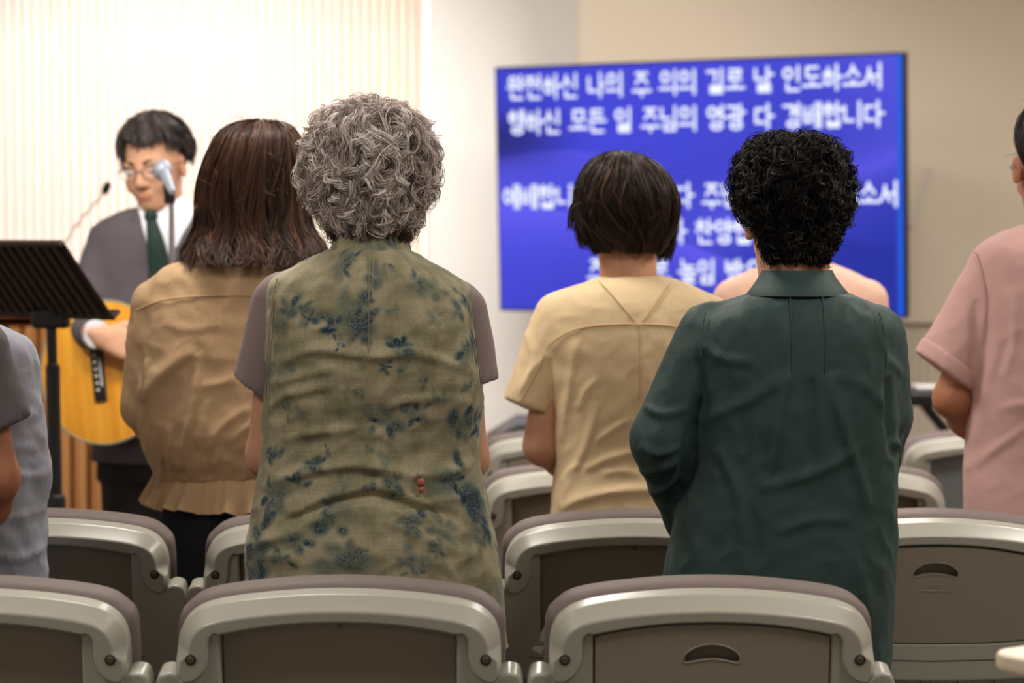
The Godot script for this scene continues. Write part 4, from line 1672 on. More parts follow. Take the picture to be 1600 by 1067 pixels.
# outline of a head of hair from crown to ends: rows [y, x_left, x_right, z_back, z_front] about the crown axis, t = 0 at the crown
class Mane:
	const NP := 64
	const NT := 48
	var rows: Array
	var at: PackedFloat32Array
	var tp := PackedVector3Array()
	var tn := PackedVector3Array()

	func _init(r: Array) -> void:
		rows = r
		at = PackedFloat32Array([0.0])
		for k in range(1, r.size()):
			var w0: float = (r[k - 1][2] - r[k - 1][1]) * 0.5
			var w1: float = (r[k][2] - r[k][1]) * 0.5
			at.append(at[k - 1] + Vector2(w1 - w0, r[k][0] - r[k - 1][0]).length())
		var total := at[at.size() - 1]
		for k in at.size():
			at[k] /= total
		var mid := Vector3(0, rows[rows.size() / 2][0], (rows[rows.size() / 2][3] + rows[rows.size() / 2][4]) * 0.5)
		for k in NT + 1:
			for q in NP:
				tp.append(exact(TAU * q / NP, float(k) / NT))
		for k in NT + 1:
			for q in NP:
				var a := tp[k * NP + (q + 1) % NP] - tp[k * NP + (q + NP - 1) % NP]
				var b := tp[mini(k + 1, NT) * NP + q] - tp[maxi(k - 1, 0) * NP + q]
				var n := a.cross(b)
				n = n.normalized() if n.length() > 1e-10 else Vector3.UP
				tn.append(n if n.dot(tp[k * NP + q] - mid) > 0.0 else -n)

	# phi: 0 = back, positive to the right
	func exact(phi: float, t: float) -> Vector3:
		var k := 0
		while k < rows.size() - 2 and t > at[k + 1]:
			k += 1
		var u := clampf((t - at[k]) / maxf(at[k + 1] - at[k], 1e-5), 0.0, 1.0)
		var r0: Array = rows[maxi(k - 1, 0)]
		var r1: Array = rows[k]
		var r2: Array = rows[k + 1]
		var r3: Array = rows[mini(k + 2, rows.size() - 1)]
		var g := PackedFloat32Array()
		for j in 5:
			g.append(cubic_interpolate(r1[j], r2[j], r0[j], r3[j], u))
		var hw := maxf((g[2] - g[1]) * 0.5, 0.0)
		var hd := maxf((g[3] - g[4]) * 0.5, 0.0)
		return Vector3((g[1] + g[2]) * 0.5 + sin(phi) * hw, g[0], (g[3] + g[4]) * 0.5 + cos(phi) * hd)

	func look(table: PackedVector3Array, phi: float, t: float) -> Vector3:
		var fp := fposmod(phi / TAU, 1.0) * NP
		var ft := clampf(t, 0.0, 1.0) * NT
		var p0 := int(fp) % NP
		var p1 := (p0 + 1) % NP
		var t0 := mini(int(ft), NT - 1)
		var u := fp - floorf(fp)
		var w := ft - t0
		return table[t0 * NP + p0].lerp(table[t0 * NP + p1], u).lerp(table[(t0 + 1) * NP + p0].lerp(table[(t0 + 1) * NP + p1], u), w)

	func pos(phi: float, t: float) -> Vector3:
		return look(tp, phi, t)

	func out(phi: float, t: float) -> Vector3:
		return look(tn, phi, t).normalized()


func mane_rows(g: Figure, list: Array, dz := 0.0) -> Array:
	var out := []
	for r in list:
		var a := g.p(r[1], r[0], dz)
		var b := g.p(r[2], r[0], dz)
		out.append([a.y, a.x, b.x, r[3], r[4]])
	return out


# closed cap of hair under the strands
func hair_cap(g: Figure, mane: Mane, inside: float, col: Color, t1 := 0.95) -> MB:
	var mb := MB.new()
	var rs := []
	for k in 19:
		var t := 0.02 + (t1 - 0.02) * k / 18.0
		var r := PackedVector3Array()
		for j in 36:
			var phi := TAU * j / 36
			r.append(mane.pos(phi, t) - mane.out(phi, t) * inside)
		rs.append(r)
	mb.rings(rs, true, true, true)
	var n_out := 0.0
	var mid := Vector3.ZERO
	for v in mb.v:
		mid += v
	mid /= mb.v.size()
	for k in mb.v.size():
		n_out += mb.n[k].dot(mb.v[k] - mid)
	if n_out < 0.0:
		for k in mb.n.size():
			mb.n[k] = -mb.n[k]
		for k in range(0, mb.i.size(), 3):
			var w := mb.i[k]
			mb.i[k] = mb.i[k + 1]
			mb.i[k + 1] = w
	mb.fill_color(col)
	return mb


# hair combed down from the crown
func straight_hair(g: Figure, mane: Mane, count: int, cols: Array, opt: Dictionary) -> void:
	var st := Strands.new()
	st.mb = hair_cap(g, mane, opt.get("inside", 0.012), (cols[0] as Color).lerp(cols[1], 0.5), opt.get("cap_end", 0.9))
	var r := RandomNumberGenerator.new()
	r.seed = opt.get("seed", 5)
	var nz := cloth_noise(opt.get("seed", 5), 1.0)
	var segs: int = opt.get("segs", 13)
	var front: float = opt.get("front", 2.5)
	for k in count:
		var phi := r.randf_range(-front, front)
		var s0: float = pow(r.randf(), 1.3) * opt.get("root", 0.45)
		var s1: float = clampf(opt.get("end", 1.0) - absf(r.randfn(0.0, opt.get("ragged", 0.06))), s0 + 0.15, 1.06)
		if r.randf() < opt.get("layers", 0.35):
			s1 = lerpf(s0 + 0.2, s1, r.randf())
		var deep := r.randf_range(0.0, opt.get("inside", 0.012)) - (0.004 if r.randf() < 0.08 else 0.0)
		var wob := r.randf_range(-1, 1)
		var clump := nz.get_noise_2d(phi * 9.0, 1.7)
		var tone := clampf(0.5 + nz.get_noise_2d(phi * 16.0, 4.0) * 1.3 + r.randfn(0, 0.2), 0.0, 1.0)
		var col: Color = (cols[0] as Color).lerp(cols[1], tone)
		if r.randf() < opt.get("pale_share", 0.05):
			col = cols[2]  # a random share of strands takes the palest tone
		var pts := PackedVector3Array()
		for s in segs:
			var f := float(s) / (segs - 1)
			var t := lerpf(s0, s1, f)
			var ph: float = phi + (nz.get_noise_2d(phi * 2.0, t * 1.2) * opt.get("drift", 0.25) + clump * 0.06) * f + wob * opt.get("stray", 0.03) * f + opt.get("wave", 0.0) * sin(t * 15.0 + clump * 6.0 + phi * 2.0) * smoothstep(0.45, 1.0, t)
			var tt := minf(t, 1.0)
			var n := mane.out(ph, tt)
			var q := mane.pos(ph, tt) - n * (deep + clump * 0.004)
			if t > 1.0:
				q.y -= (t - 1.0) * 0.3
			q += n * opt.get("flip", 0.0) * pow(f, 4.0) * smoothstep(0.72, 1.0, t) * (0.6 + 0.7 * absf(wob))
			pts.append(q)
		st.add(pts, mane.out(phi, 0.5), opt.get("thick", 0.0011), 0.0004, col, col)
	# flyaway threads
	for k in opt.get("fly", 30):
		var phi := r.randf_range(-1.6, 1.6)
		var t := r.randf_range(0.12, 0.65)
		var pts := PackedVector3Array()
		var q := mane.pos(phi, t)
		var dir := (mane.out(phi, t) * 0.7 + Vector3(r.randf_range(-1, 1), r.randf_range(-0.3, 0.7), r.randf_range(-1, 1)) * 0.7).normalized()
		for s in 8:
			pts.append(q)
			q += dir * 0.006
			dir = (dir + Vector3(r.randf_range(-1, 1), r.randf_range(-1, 0.4), r.randf_range(-1, 1)) * 0.35).normalized()
		st.add(pts, Vector3(0.3, 0.5, 0.8).normalized(), 0.0004, 0.00025, cols[1], cols[1])
	put("hair", g.node, st.mb, M.hair)


# locks that coil: each is a bundle of strands following one spiral path
func curly_hair(g: Figure, mane: Mane, locks: int, per: int, cols: Array, opt: Dictionary) -> void:
	var st := Strands.new()
	st.mb = hair_cap(g, mane, opt.get("inside", 0.02), (cols[0] as Color).lerp(cols[1], 0.5), opt.get("cap_end", 0.93))
	var r := RandomNumberGenerator.new()
	r.seed = opt.get("seed", 9)
	var nz := cloth_noise(opt.get("seed", 9), 1.0)
	var segs: int = opt.get("segs", 15)
	var front: float = opt.get("front", 2.6)
	for l in locks:
		var phi := r.randf_range(-front, front)
		var t: float = sqrt(r.randf()) * opt.get("low", 0.97)
		if r.randf() < 0.22:
			t = r.randf() * 0.35
		var fl := nz.get_noise_2d(phi * 1.6 + 3.0, t * 5.0) * 2.4
		var flow := Vector2(sin(fl), cos(fl) * 0.9 + 0.25)
		var len_: float = r.randf_range(0.6, 1.25) * opt.get("len", 0.075)
		var coil: float = opt.get("coil", 0.009) * r.randf_range(0.55, 1.35)
		var turns: float = r.randf_range(0.8, 1.9) * opt.get("turns", 1.0)
		var spin := 1.0 if r.randf() < 0.5 else -1.0
		var ph0 := r.randf() * TAU
		var lift: float = r.randf_range(-1.0, 0.35) * opt.get("lift", 0.012)
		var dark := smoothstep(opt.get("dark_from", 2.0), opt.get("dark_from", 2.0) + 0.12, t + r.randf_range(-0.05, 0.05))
		var tone := clampf(0.5 + nz.get_noise_2d(phi * 4.0, t * 9.0 + 20.0) * 1.2 + r.randfn(0, 0.25), 0.0, 1.0)
		var base: Color = (cols[0] as Color).lerp(cols[1], tone)
		if r.randf() < opt.get("pale_share", 0.1):
			base = cols[2]  # a random share of locks takes the palest tone
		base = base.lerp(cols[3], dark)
		# centre line of the coil
		var mid := PackedVector3Array()
		var e1 := PackedVector3Array()
		var e2 := PackedVector3Array()
		var cp := phi
		var ct := t
		for s in segs:
			var n := mane.out(cp, clampf(ct, 0.0, 1.0))
			var q := mane.pos(cp, clampf(ct, 0.0, 1.0)) + n * lift
			mid.append(q)
			e1.append(n)
			var step_len: float = len_ / segs
			var rad := maxf(Vector2(q.x - mane.pos(0, 0).x, q.z - mane.pos(0, 0).z).length(), 0.03)
			cp += flow.x * step_len / rad
			ct += flow.y * step_len / opt.get("span", 0.32)
		for s in segs:
			var tg := (mid[mini(s + 1, segs - 1)] - mid[maxi(s - 1, 0)]).normalized()
			e2.append(tg.cross(e1[s]).normalized())
		for k in per:
			var jx: float = r.randfn(0, 1) * opt.get("bundle", 0.0028)
			var jy: float = r.randfn(0, 1) * opt.get("bundle", 0.0028)
			var dph := r.randfn(0, 0.16)
			var cr := coil * r.randf_range(0.75, 1.2)
			var cut := r.randf_range(0.75, 1.0)
			var pts := PackedVector3Array()
			for s in segs:
				var f := float(s) / (segs - 1) * cut
				var a: float = ph0 + dph + spin * turns * TAU * f
				var cc := cr * smoothstep(-0.15, 0.5, f)
				pts.append(mid[int(f * (segs - 1))].lerp(mid[mini(int(f * (segs - 1)) + 1, segs - 1)], fmod(f * (segs - 1), 1.0)) + e1[s] * (cos(a) * cc + jx) + e2[s] * (sin(a) * cc + jy))
			var c := base * r.randf_range(0.82, 1.18)
			c.a = 1.0
			st.add(pts, e1[segs / 2], opt.get("thick", 0.0009), 0.0004, c, c)
	put("hair", g.node, st.mb, M.get(opt.get("mat", "hair")))


# a band of cloth standing round the neck, rows as in Figure.rows, given thickness
func collar(g: Figure, called: String, list: Array, m: Material, thick := 0.006, open_front := 0.0) -> MB:
	var rws := g.rows(list)
	var mb := MB.new()
	var rs := []
	var n := 48
	var lay := []
	for r in rws:
		lay.append([r, 0.0])
	lay.append([rws[rws.size() - 1], thick])
	for k in range(rws.size() - 1, -1, -1):
		lay.append([rws[k], thick])
	lay.append([rws[0], 0.0])
	for q in lay:
		var r: Array = q[0]
		var ring := PackedVector3Array()
		for k in n + 1:
			var a := -PI + open_front + (TAU - 2 * open_front) * k / n
			var hw: float = (r[2] - r[1]) * 0.5 - q[1]
			var zc: float = (r[3] + r[4]) * 0.5
			var hd: float = (r[3] - r[4]) * 0.5 - q[1]
			ring.append(Vector3((r[1] + r[2]) * 0.5 + sin(a) * hw, r[0], zc + cos(a) * hd))
		rs.append(ring)
	mb.rings(rs, false)
	# faces must look outwards at the back
	var s := 0.0
	for k in mb.v.size() / 4:
		s += mb.n[k].z * (1.0 if mb.v[k].z > 0.0 else 0.0)
	if s < 0.0:
		for k in mb.n.size():
			mb.n[k] = -mb.n[k]
		for k in range(0, mb.i.size(), 3):
			var w := mb.i[k]
			mb.i[k] = mb.i[k + 1]
			mb.i[k + 1] = w
	return mb


func joints(g: Figure, neck: Vector3, head: Vector3, sl: Vector3, sr: Vector3, el: Vector3, er: Vector3, wl: Vector3, wr: Vector3, more := {}) -> Dictionary:
	var j := {"hip": Vector3(neck.x * 0.5, 0.88, 0.0), "neck": neck, "head": head, "sl": sl, "sr": sr, "el": el, "er": er, "wl": wl, "wr": wr,
		"hl": [Vector3(0.75, 0.1, -0.6), Vector3(-0.3, 0.5, -0.8), Vector3(0.2, 0.9, 0.1), 0.7], "hr": [Vector3(-0.75, 0.1, -0.6), Vector3(0.3, 0.5, -0.8), Vector3(-0.2, 0.9, 0.1), 0.7]}
	j.merge(more, true)
	return j


func grey_woman() -> void:
	var g := person("person with curly grey hair in an olive linen vest with indigo flowers", 4.2, 580)
	var j := joints(g, g.p(578, 415, -0.01), g.p(577, 285, -0.035), g.p(440, 475), g.p(716, 488), g.p(419, 712, -0.01), g.p(729, 718, -0.01), g.p(480, 735, -0.23), g.p(670, 735, -0.23), {"nod": -0.4, "arm": 0.041})
	body(g, j, M.skin)
	trousers(g, j.hip, 0.15, M.dark_trousers, 0.85, 0.1)
	shoes(g, j.hip)
	# short sleeves of the shirt underneath
	for sx in [-1, 1]:
		var a: Vector3 = g.p(442, 474) if sx < 0 else g.p(714, 487)
		var b: Vector3 = g.p(403, 612) if sx < 0 else g.p(737, 602)
		var cut: Vector3 = Vector3(-0.55, -0.83, 0.0).normalized() if sx < 0 else Vector3(0.25, -0.97, 0.0).normalized()
		var s := Sdf.new(Vector3(minf(a.x, b.x) - 0.08, b.y - 0.08, -0.09), Vector3(maxf(a.x, b.x) + 0.08, a.y + 0.08, 0.09), 0.0055)
		var far := b + (b - a).normalized() * 0.05
		s.cone(a, far, 0.054, 0.045, 0.02, b, cut)
		var mb := MB.new()
		s.mesh_into(mb)
		ruffle(mb, [], cloth_noise(3 + sx, 9.0), 0.004, Vector3(1.5, 0.6, 1.5))
		put("shirt_sleeve", g.node, mb, M.mauve_jersey)
	# the vest
	var rws := g.rows([[386, 538, 622, 0.05, 0.05], [394, 510, 650, 0.075, 0.06], [404, 486, 668, 0.09, 0.07], [417, 458, 692, 0.104, 0.08], [433, 432, 720, 0.116, 0.085], [452, 424, 738, 0.126, 0.09], [500, 418, 743, 0.137, 0.095], [560, 412, 751, 0.138, 0.1], [620, 410, 757, 0.127, 0.105], [690, 411, 752, 0.112, 0.11], [735, 404, 752, 0.112, 0.112], [800, 394, 767, 0.128, 0.115], [860, 388, 777, 0.14, 0.118], [930, 384, 786, 0.142, 0.118], [1010, 380, 794, 0.138, 0.118]])
	var s := Sdf.new(Vector3(-0.26, g.p(0, 1010).y - 0.005, -0.14), Vector3(0.26, g.p(0, 386).y, 0.17), 0.0056)
	s.trunk(rws, 0.01)
	var mb := MB.new()
	s.mesh_into(mb)
	var lines := fold_lines(g, [
		[6, 16, 6, 440, 570, 470, 553, 504, 545, 555, 551, 599, 556, 650, 551, 711, 571, 745, 590],
		[4, 12, 6, 413, 601, 440, 596, 469, 588, 530, 573], [4.5, 14, 6, 413, 649, 432, 628, 456, 614, 521, 603],
		[7, 18, 7, 402, 770, 430, 754, 469, 741, 547, 726, 599, 733, 650, 743, 706, 741, 740, 722],
		[-10, 7, 12, 440, 815, 482, 797, 525, 780, 581, 769, 620, 777, 659, 793, 720, 803],
		[6, 8, 16, 470, 812, 525, 793, 581, 783, 620, 790, 670, 808],
		[6, 10, 10, 385, 860, 415, 846, 448, 832, 490, 810, 525, 795], [5, 9, 12, 596, 800, 642, 826, 685, 845, 745, 868],
		[4, 8, 10, 500, 918, 520, 906, 540, 902, 565, 905, 585, 914], [3.5, 8, 8, 690, 850, 705, 890, 716, 918],
		[3, 7, 7, 604, 680, 615, 695, 632, 716], [4, 9, 7, 660, 780, 705, 782, 750, 770], [3, 9, 9, 430, 500, 520, 515, 590, 508],
		[3.5, 10, 7, 600, 640, 660, 620, 735, 626], [3, 8, 8, 430, 690, 500, 672, 560, 668], [3, 8, 8, 615, 760, 660, 790, 690, 835], [4, 10, 9, 395, 880, 430, 866, 470, 872], [3, 9, 9, 560, 440, 580, 480, 585, 520]])
	for l in lines:
		l[1] *= 1.5
		l[2] *= 0.65
		l[3] *= 1.15
	ruffle(mb, lines, cloth_noise(41, 5.0), 0.006, Vector3(0.9, 1.5, 0.9), 0.006)
	for q in mb.v:
		mb.uv.append(Vector2(0.5 + atan2(q.x / 0.195, q.z / 0.125) * 0.19 / 0.76, (1.43 - q.y) / 0.8))
	var vest := put("vest", g.node, mb, M.vest_linen)
	seam(g, vest, mb, [[431, 436], [425, 470], [418, 540], [414, 600], [413, 640]], M.olive_thread, 0.0013, 0.001)
	seam(g, vest, mb, [[736, 458], [740, 500], [747, 560], [752, 610]], M.olive_thread, 0.0013, 0.001)
	seam(g, vest, mb, [[577, 402], [578, 470], [579, 560]], M.olive_thread, 0.0008, 0.0004)
	var cb := collar(g, "collar", [[358, 527, 637, 0.044, 0.05], [375, 521, 640, 0.052, 0.056], [392, 514, 643, 0.068, 0.06], [403, 505, 650, 0.084, 0.066]], M.vest_linen)
	for q in cb.v:
		cb.uv.append(Vector2(0.5 + atan2(q.x, q.z) * 0.1 / 0.76, (1.43 - q.y) / 0.8 + 0.35))
	put("collar", g.node, cb, M.vest_linen)
	# little bead ornament at the waist
	var bz := -9.0
	var w := g.p(658, 752, 0.1)
	for v in mb.v:
		if absf(v.x - w.x) < 0.012 and absf(v.y - w.y) < 0.02:
			bz = maxf(bz, v.z)
	for q in [[657, 739, 0.006, M.pale_bead], [658, 752, 0.0085, M.bead], [659, 763, 0.006, M.bead]]:
		var b := MB.new()
		var c := g.p(q[0], q[1], 0.1)
		b.ball(Vector3(c.x, c.y, bz + 0.003), Vector3(q[2] * 0.85, q[2], q[2] * 0.8), Basis.IDENTITY, 12)
		put("bead", g.node, b, q[3])
	var mane := Mane.new(mane_rows(g, [[160, 575, 577, -0.02, -0.025], [163, 548, 606, 0.03, -0.07], [172, 520, 632, 0.06, -0.11], [190, 497, 654, 0.085, -0.13], [215, 480, 669, 0.1, -0.145], [245, 472, 677, 0.106, -0.15], [275, 472, 677, 0.1, -0.14], [305, 481, 668, 0.088, -0.11], [330, 497, 656, 0.07, -0.07], [350, 515, 645, 0.055, -0.045], [362, 525, 636, 0.045, -0.03]]))
	curly_hair(g, mane, 900, 17, [lin(170, 155, 148), lin(214, 201, 194), lin(240, 231, 226), lin(80, 66, 60)], {"seed": 11, "inside": 0.02, "coil": 0.0095, "len": 0.08, "turns": 1.0, "lift": 0.013, "bundle": 0.0042, "thick": 0.0008, "segs": 14, "dark_from": 0.86, "span": 0.3, "pale_share": 0.16, "low": 0.99, "mat": "soft_hair"})


func green_woman() -> void:
	var g := person("person with short curly black hair in a dark green cotton jacket", 4.2, 1225)
	var j := joints(g, g.p(1240, 450, -0.01), g.p(1240, 346, -0.03), g.p(1112, 520), g.p(1370, 525), g.p(1046, 690, 0.01), g.p(1383, 655, -0.02), g.p(1110, 815, -0.18), g.p(1340, 790, -0.2), {"nod": -0.3, "throat": 0.062, "slim": 0.8})
	body(g, j, M.skin)
	trousers(g, j.hip, 0.15, M.dark_trousers, 0.85, 0.1)
	shoes(g, j.hip)
	var rws := g.rows([[450, 1200, 1292, 0.05, 0.05], [458, 1168, 1322, 0.078, 0.062], [470, 1135, 1352, 0.094, 0.072], [486, 1106, 1378, 0.106, 0.08], [510, 1090, 1392, 0.118, 0.088], [560, 1086, 1396, 0.128, 0.098], [640, 1090, 1398, 0.128, 0.105], [720, 1083, 1399, 0.122, 0.11], [800, 1058, 1400, 0.124, 0.115], [900, 1038, 1399, 0.13, 0.118], [1000, 1031, 1392, 0.13, 0.118], [1070, 1028, 1387, 0.128, 0.118]])
	var s := Sdf.new(Vector3(-0.28, g.p(0, 1070).y - 0.005, -0.2), Vector3(0.25, g.p(0, 450).y, 0.16), 0.0056)
	s.trunk(rws, 0.01)
	var shl := g.p(1112, 524, 0.0)
	var ell_ := g.p(1037, 688, 0.015)
	s.cone(shl, ell_, 0.06, 0.056, 0.022)
	s.cone(ell_, g.p(1078, 812, -0.1), 0.056, 0.043, 0.014, g.p(1070, 838, -0.12), Vector3(0.25, -0.8, -0.5).normalized())
	var shr := g.p(1366, 526, 0.0)
	var elr := g.p(1384, 650, -0.015)
	s.cone(shr, elr, 0.056, 0.046, 0.022)
	s.cone(elr, g.p(1362, 775, -0.12), 0.046, 0.04, 0.014)
	var mb := MB.new()
	s.mesh_into(mb)
	var lines := fold_lines(g, [
		[5, 7, 12, 1231, 578, 1222, 620, 1208, 690, 1196, 760, 1190, 850], [5, 12, 7, 1291, 580, 1300, 620, 1318, 680, 1338, 740, 1355, 800],
		[-5, 9, 9, 1262, 590, 1262, 650, 1262, 730], [3.5, 14, 9, 1094, 668, 1130, 645, 1174, 622, 1226, 585], [3, 10, 12, 1392, 650, 1368, 620, 1340, 598, 1296, 582],
		[-8, 7, 10, 1092, 560, 1099, 610, 1088, 670, 1074, 735, 1052, 800], [3, 10, 9, 1180, 760, 1240, 748, 1300, 724, 1350, 690], [-7, 8, 8, 1388, 590, 1392, 650, 1400, 720],
		[3, 9, 9, 1120, 700, 1150, 760, 1160, 850], [3, 8, 8, 1100, 540, 1130, 560, 1180, 565], [4, 8, 7, 1010, 640, 1040, 650, 1075, 640], [4, 7, 7, 1000, 700, 1030, 712, 1070, 700], [4, 7, 8, 998, 745, 1030, 740, 1066, 722], [4, 8, 8, 1016, 785, 1045, 770, 1070, 750],
		[3, 8, 8, 1385, 560, 1405, 575, 1418, 590], [4, 7, 7, 1396, 690, 1410, 700, 1424, 690], [3, 10, 10, 1330, 860, 1350, 930, 1362, 1000], [2.5, 12, 12, 1090, 840, 1080, 920, 1085, 990], [2.5, 10, 8, 1210, 830, 1270, 810, 1330, 815]])
	for l in lines:
		l[1] *= 1.8
	ruffle(mb, lines, cloth_noise(51, 4.5), 0.005, Vector3(1.3, 0.9, 1.3), 0.005)
	var jk := put("jacket", g.node, mb, M.green_cotton)
	var th: Material = M.green_thread
	seam(g, jk, mb, [[1235, 461], [1235, 520], [1235, 580]], th, 0.001, 0.0006)
	seam(g, jk, mb, [[1286, 461], [1286, 520], [1286, 582]], th, 0.001, 0.0006)
	seam(g, jk, mb, [[1106, 490], [1098, 525], [1098, 560]], th, 0.0013, 0.001)
	seam(g, jk, mb, [[1376, 490], [1386, 530], [1386, 580]], th, 0.0013, 0.001)
	put("collar", g.node, collar(g, "collar", [[422, 1190, 1300, 0.058, 0.058], [434, 1184, 1306, 0.068, 0.062], [448, 1174, 1316, 0.082, 0.066], [461, 1163, 1327, 0.097, 0.07]], M.green_cotton, 0.007), M.green_cotton)
	var mane := Mane.new(mane_rows(g, [[211, 1238, 1240, -0.02, -0.025], [214, 1208, 1272, 0.03, -0.07], [222, 1184, 1298, 0.06, -0.11], [240, 1162, 1318, 0.088, -0.13], [268, 1150, 1330, 0.103, -0.14], [300, 1146, 1334, 0.104, -0.14], [328, 1152, 1328, 0.092, -0.1], [350, 1168, 1314, 0.074, -0.04], [364, 1184, 1306, 0.066, -0.012], [380, 1190, 1298, 0.06, 0.005], [394, 1196, 1290, 0.054, 0.01], [403, 1200, 1284, 0.05, 0.015]]))
	curly_hair(g, mane, 900, 13, [lin(16, 14, 14), lin(30, 27, 26), lin(46, 43, 42), lin(14, 12, 12)], {"seed": 23, "inside": 0.018, "coil": 0.0065, "len": 0.062, "turns": 1.4, "lift": 0.013, "bundle": 0.0042, "thick": 0.0008, "segs": 14, "span": 0.32, "pale_share": 0.1, "low": 0.99, "mat": "soft_hair"})


func beige_woman() -> void:
	var g := person("person with a dark brown bob in a beige cotton T-shirt", 5.05, 985)
	var j := joints(g, g.p(982, 440, -0.015), g.p(978, 335, -0.04), g.p(872, 495), g.p(1104, 500), g.p(848, 697, 0.0), g.p(1130, 705, -0.02), g.p(930, 752, -0.22), g.p(1070, 752, -0.22), {"nod": -0.35, "throat": 0.06, "arm": 0.045})
	body(g, j, M.skin)
	trousers(g, j.hip, 0.155, M.black_denim, 0.8, 0.105)
	shoes(g, j.hip)
	var rws := g.rows([[431, 945, 1030, 0.045, 0.05], [438, 922, 1056, 0.07, 0.058], [447, 893, 1080, 0.085, 0.068], [460, 866, 1104, 0.098, 0.078], [480, 852, 1116, 0.11, 0.086], [520, 850, 1118, 0.12, 0.095], [580, 857, 1114, 0.122, 0.102], [650, 867, 1110, 0.116, 0.106], [720, 869, 1112, 0.112, 0.11], [770, 864, 1116, 0.122, 0.112], [820, 859, 1120, 0.13, 0.115], [880, 856, 1124, 0.13, 0.115]])
	var s := Sdf.new(Vector3(-0.28, g.p(0, 880).y - 0.005, -0.13), Vector3(0.28, g.p(0, 431).y, 0.16), 0.006)
	s.trunk(rws, 0.01)
	s.cone(g.p(872, 494), g.p(812, 672), 0.052, 0.056, 0.02, g.p(826, 637), Vector3(-0.34, -0.94, 0.1).normalized())
	s.cone(g.p(1106, 500), g.p(1156, 672), 0.052, 0.056, 0.02, g.p(1142, 637), Vector3(0.34, -0.94, 0.1).normalized())
	var mb := MB.new()
	s.mesh_into(mb)
	var lines := fold_lines(g, [
		[4, 7, 12, 904, 530, 893, 585, 886, 640, 874, 720], [4, 8, 12, 935, 628, 918, 690, 896, 745, 872, 792], [4, 9, 7, 915, 735, 950, 716, 995, 704], [-6, 6, 9, 858, 560, 862, 620, 868, 690],
		[6, 12, 6, 876, 800, 905, 783, 950, 770, 1000, 766, 1060, 768], [3.5, 7, 7, 930, 690, 960, 668, 985, 655], [3, 8, 8, 820, 520, 835, 560, 822, 610], [3.5, 7, 7, 850, 560, 830, 585, 812, 620],
		[3, 8, 8, 905, 640, 915, 610, 935, 590], [3, 7, 7, 940, 740, 970, 735, 1000, 740], [3, 6, 7, 880, 760, 890, 740, 905, 725], [2.5, 10, 10, 1010, 560, 1015, 620, 1000, 680], [3, 6, 6, 850, 545, 858, 580, 860, 615]])
	for l in lines:
		l[1] *= 1.3
	ruffle(mb, lines, cloth_noise(61, 4.0), 0.005, Vector3(1, 1, 1), 0.004)
	var sh := put("t_shirt", g.node, mb, M.beige_cotton)
	var th: Material = M.beige_thread
	seam(g, sh, mb, [[858, 541], [884, 521], [925, 509], [999, 506], [1057, 511], [1100, 530]], th, 0.0016, 0.0008)
	seam(g, sh, mb, [[937, 440], [964, 470], [991, 502]], th, 0.0014, 0.0006)
	seam(g, sh, mb, [[1048, 444], [1028, 470], [1003, 503]], th, 0.0014, 0.0006)
	seam(g, sh, mb, [[998, 508], [998, 560], [998, 625]], th, 0.0009, 0.0004)
	seam(g, sh, mb, [[851, 556], [835, 590], [814, 628]], th, 0.0012, 0.0006)
	var mane := Mane.new(mane_rows(g, [[238, 972, 974, -0.02, -0.025], [241, 948, 998, 0.03, -0.07], [250, 928, 1018, 0.06, -0.1], [268, 911, 1040, 0.086, -0.115], [292, 901, 1056, 0.1, -0.12], [318, 898, 1063, 0.103, -0.11], [345, 903, 1059, 0.093, -0.09], [368, 912, 1048, 0.076, -0.06], [386, 924, 1036, 0.062, -0.035], [397, 930, 1026, 0.054, -0.025]]))
	straight_hair(g, mane, 11000, [lin(30, 22, 19), lin(60, 43, 34), lin(98, 74, 58)], {"seed": 31, "inside": 0.012, "drift": 0.9, "wave": 0.05, "flip": 0.004, "root": 0.55, "ragged": 0.05, "thick": 0.0009, "layers": 0.6, "pale_share": 0.05, "fly": 40, "front": 2.3})
	# longer locks before the ears
	var st := Strands.new()
	var r := RandomNumberGenerator.new()
	r.seed = 77
	for k in 700:
		var right := k < 350
		if k == 350:
			put("hair_lock", g.node, st.mb, M.hair)
			st = Strands.new()
		var a: Vector3 = g.p(1056 + r.randf_range(-6, 4), 318 + r.randf_range(-20, 20), -0.02) if right else g.p(906 + r.randf_range(-5, 6), 318 + r.randf_range(-20, 20), -0.02)
		var e: Vector3 = g.p(1034 + r.randf_range(-12, 14), 405 + r.randf_range(-20, 6), -0.045) if right else g.p(914 + r.randf_range(-10, 12), 384 + r.randf_range(-25, 8), -0.045)
		if not right and k % 6 == 1:
			e = g.p(889 + r.randf_range(-3, 8), 356 + r.randf_range(-12, 8), -0.03)
		a.z += r.randf_range(-0.03, 0.03)
		e.z += r.randf_range(-0.03, 0.02)
		var pts := PackedVector3Array()
		for s2 in 9:
			var f := s2 / 8.0
			var q := a.lerp(e, f) + Vector3((0.008 if right else -0.008) * sin(f * PI), 0, 0)
			pts.append(q)
		st.add(pts, Vector3(0, 0, 1), 0.0011, 0.0004, lin(36, 26, 22).lerp(lin(64, 44, 34), r.randf()), lin(40, 28, 23))
	put("hair_lock", g.node, st.mb, M.hair)


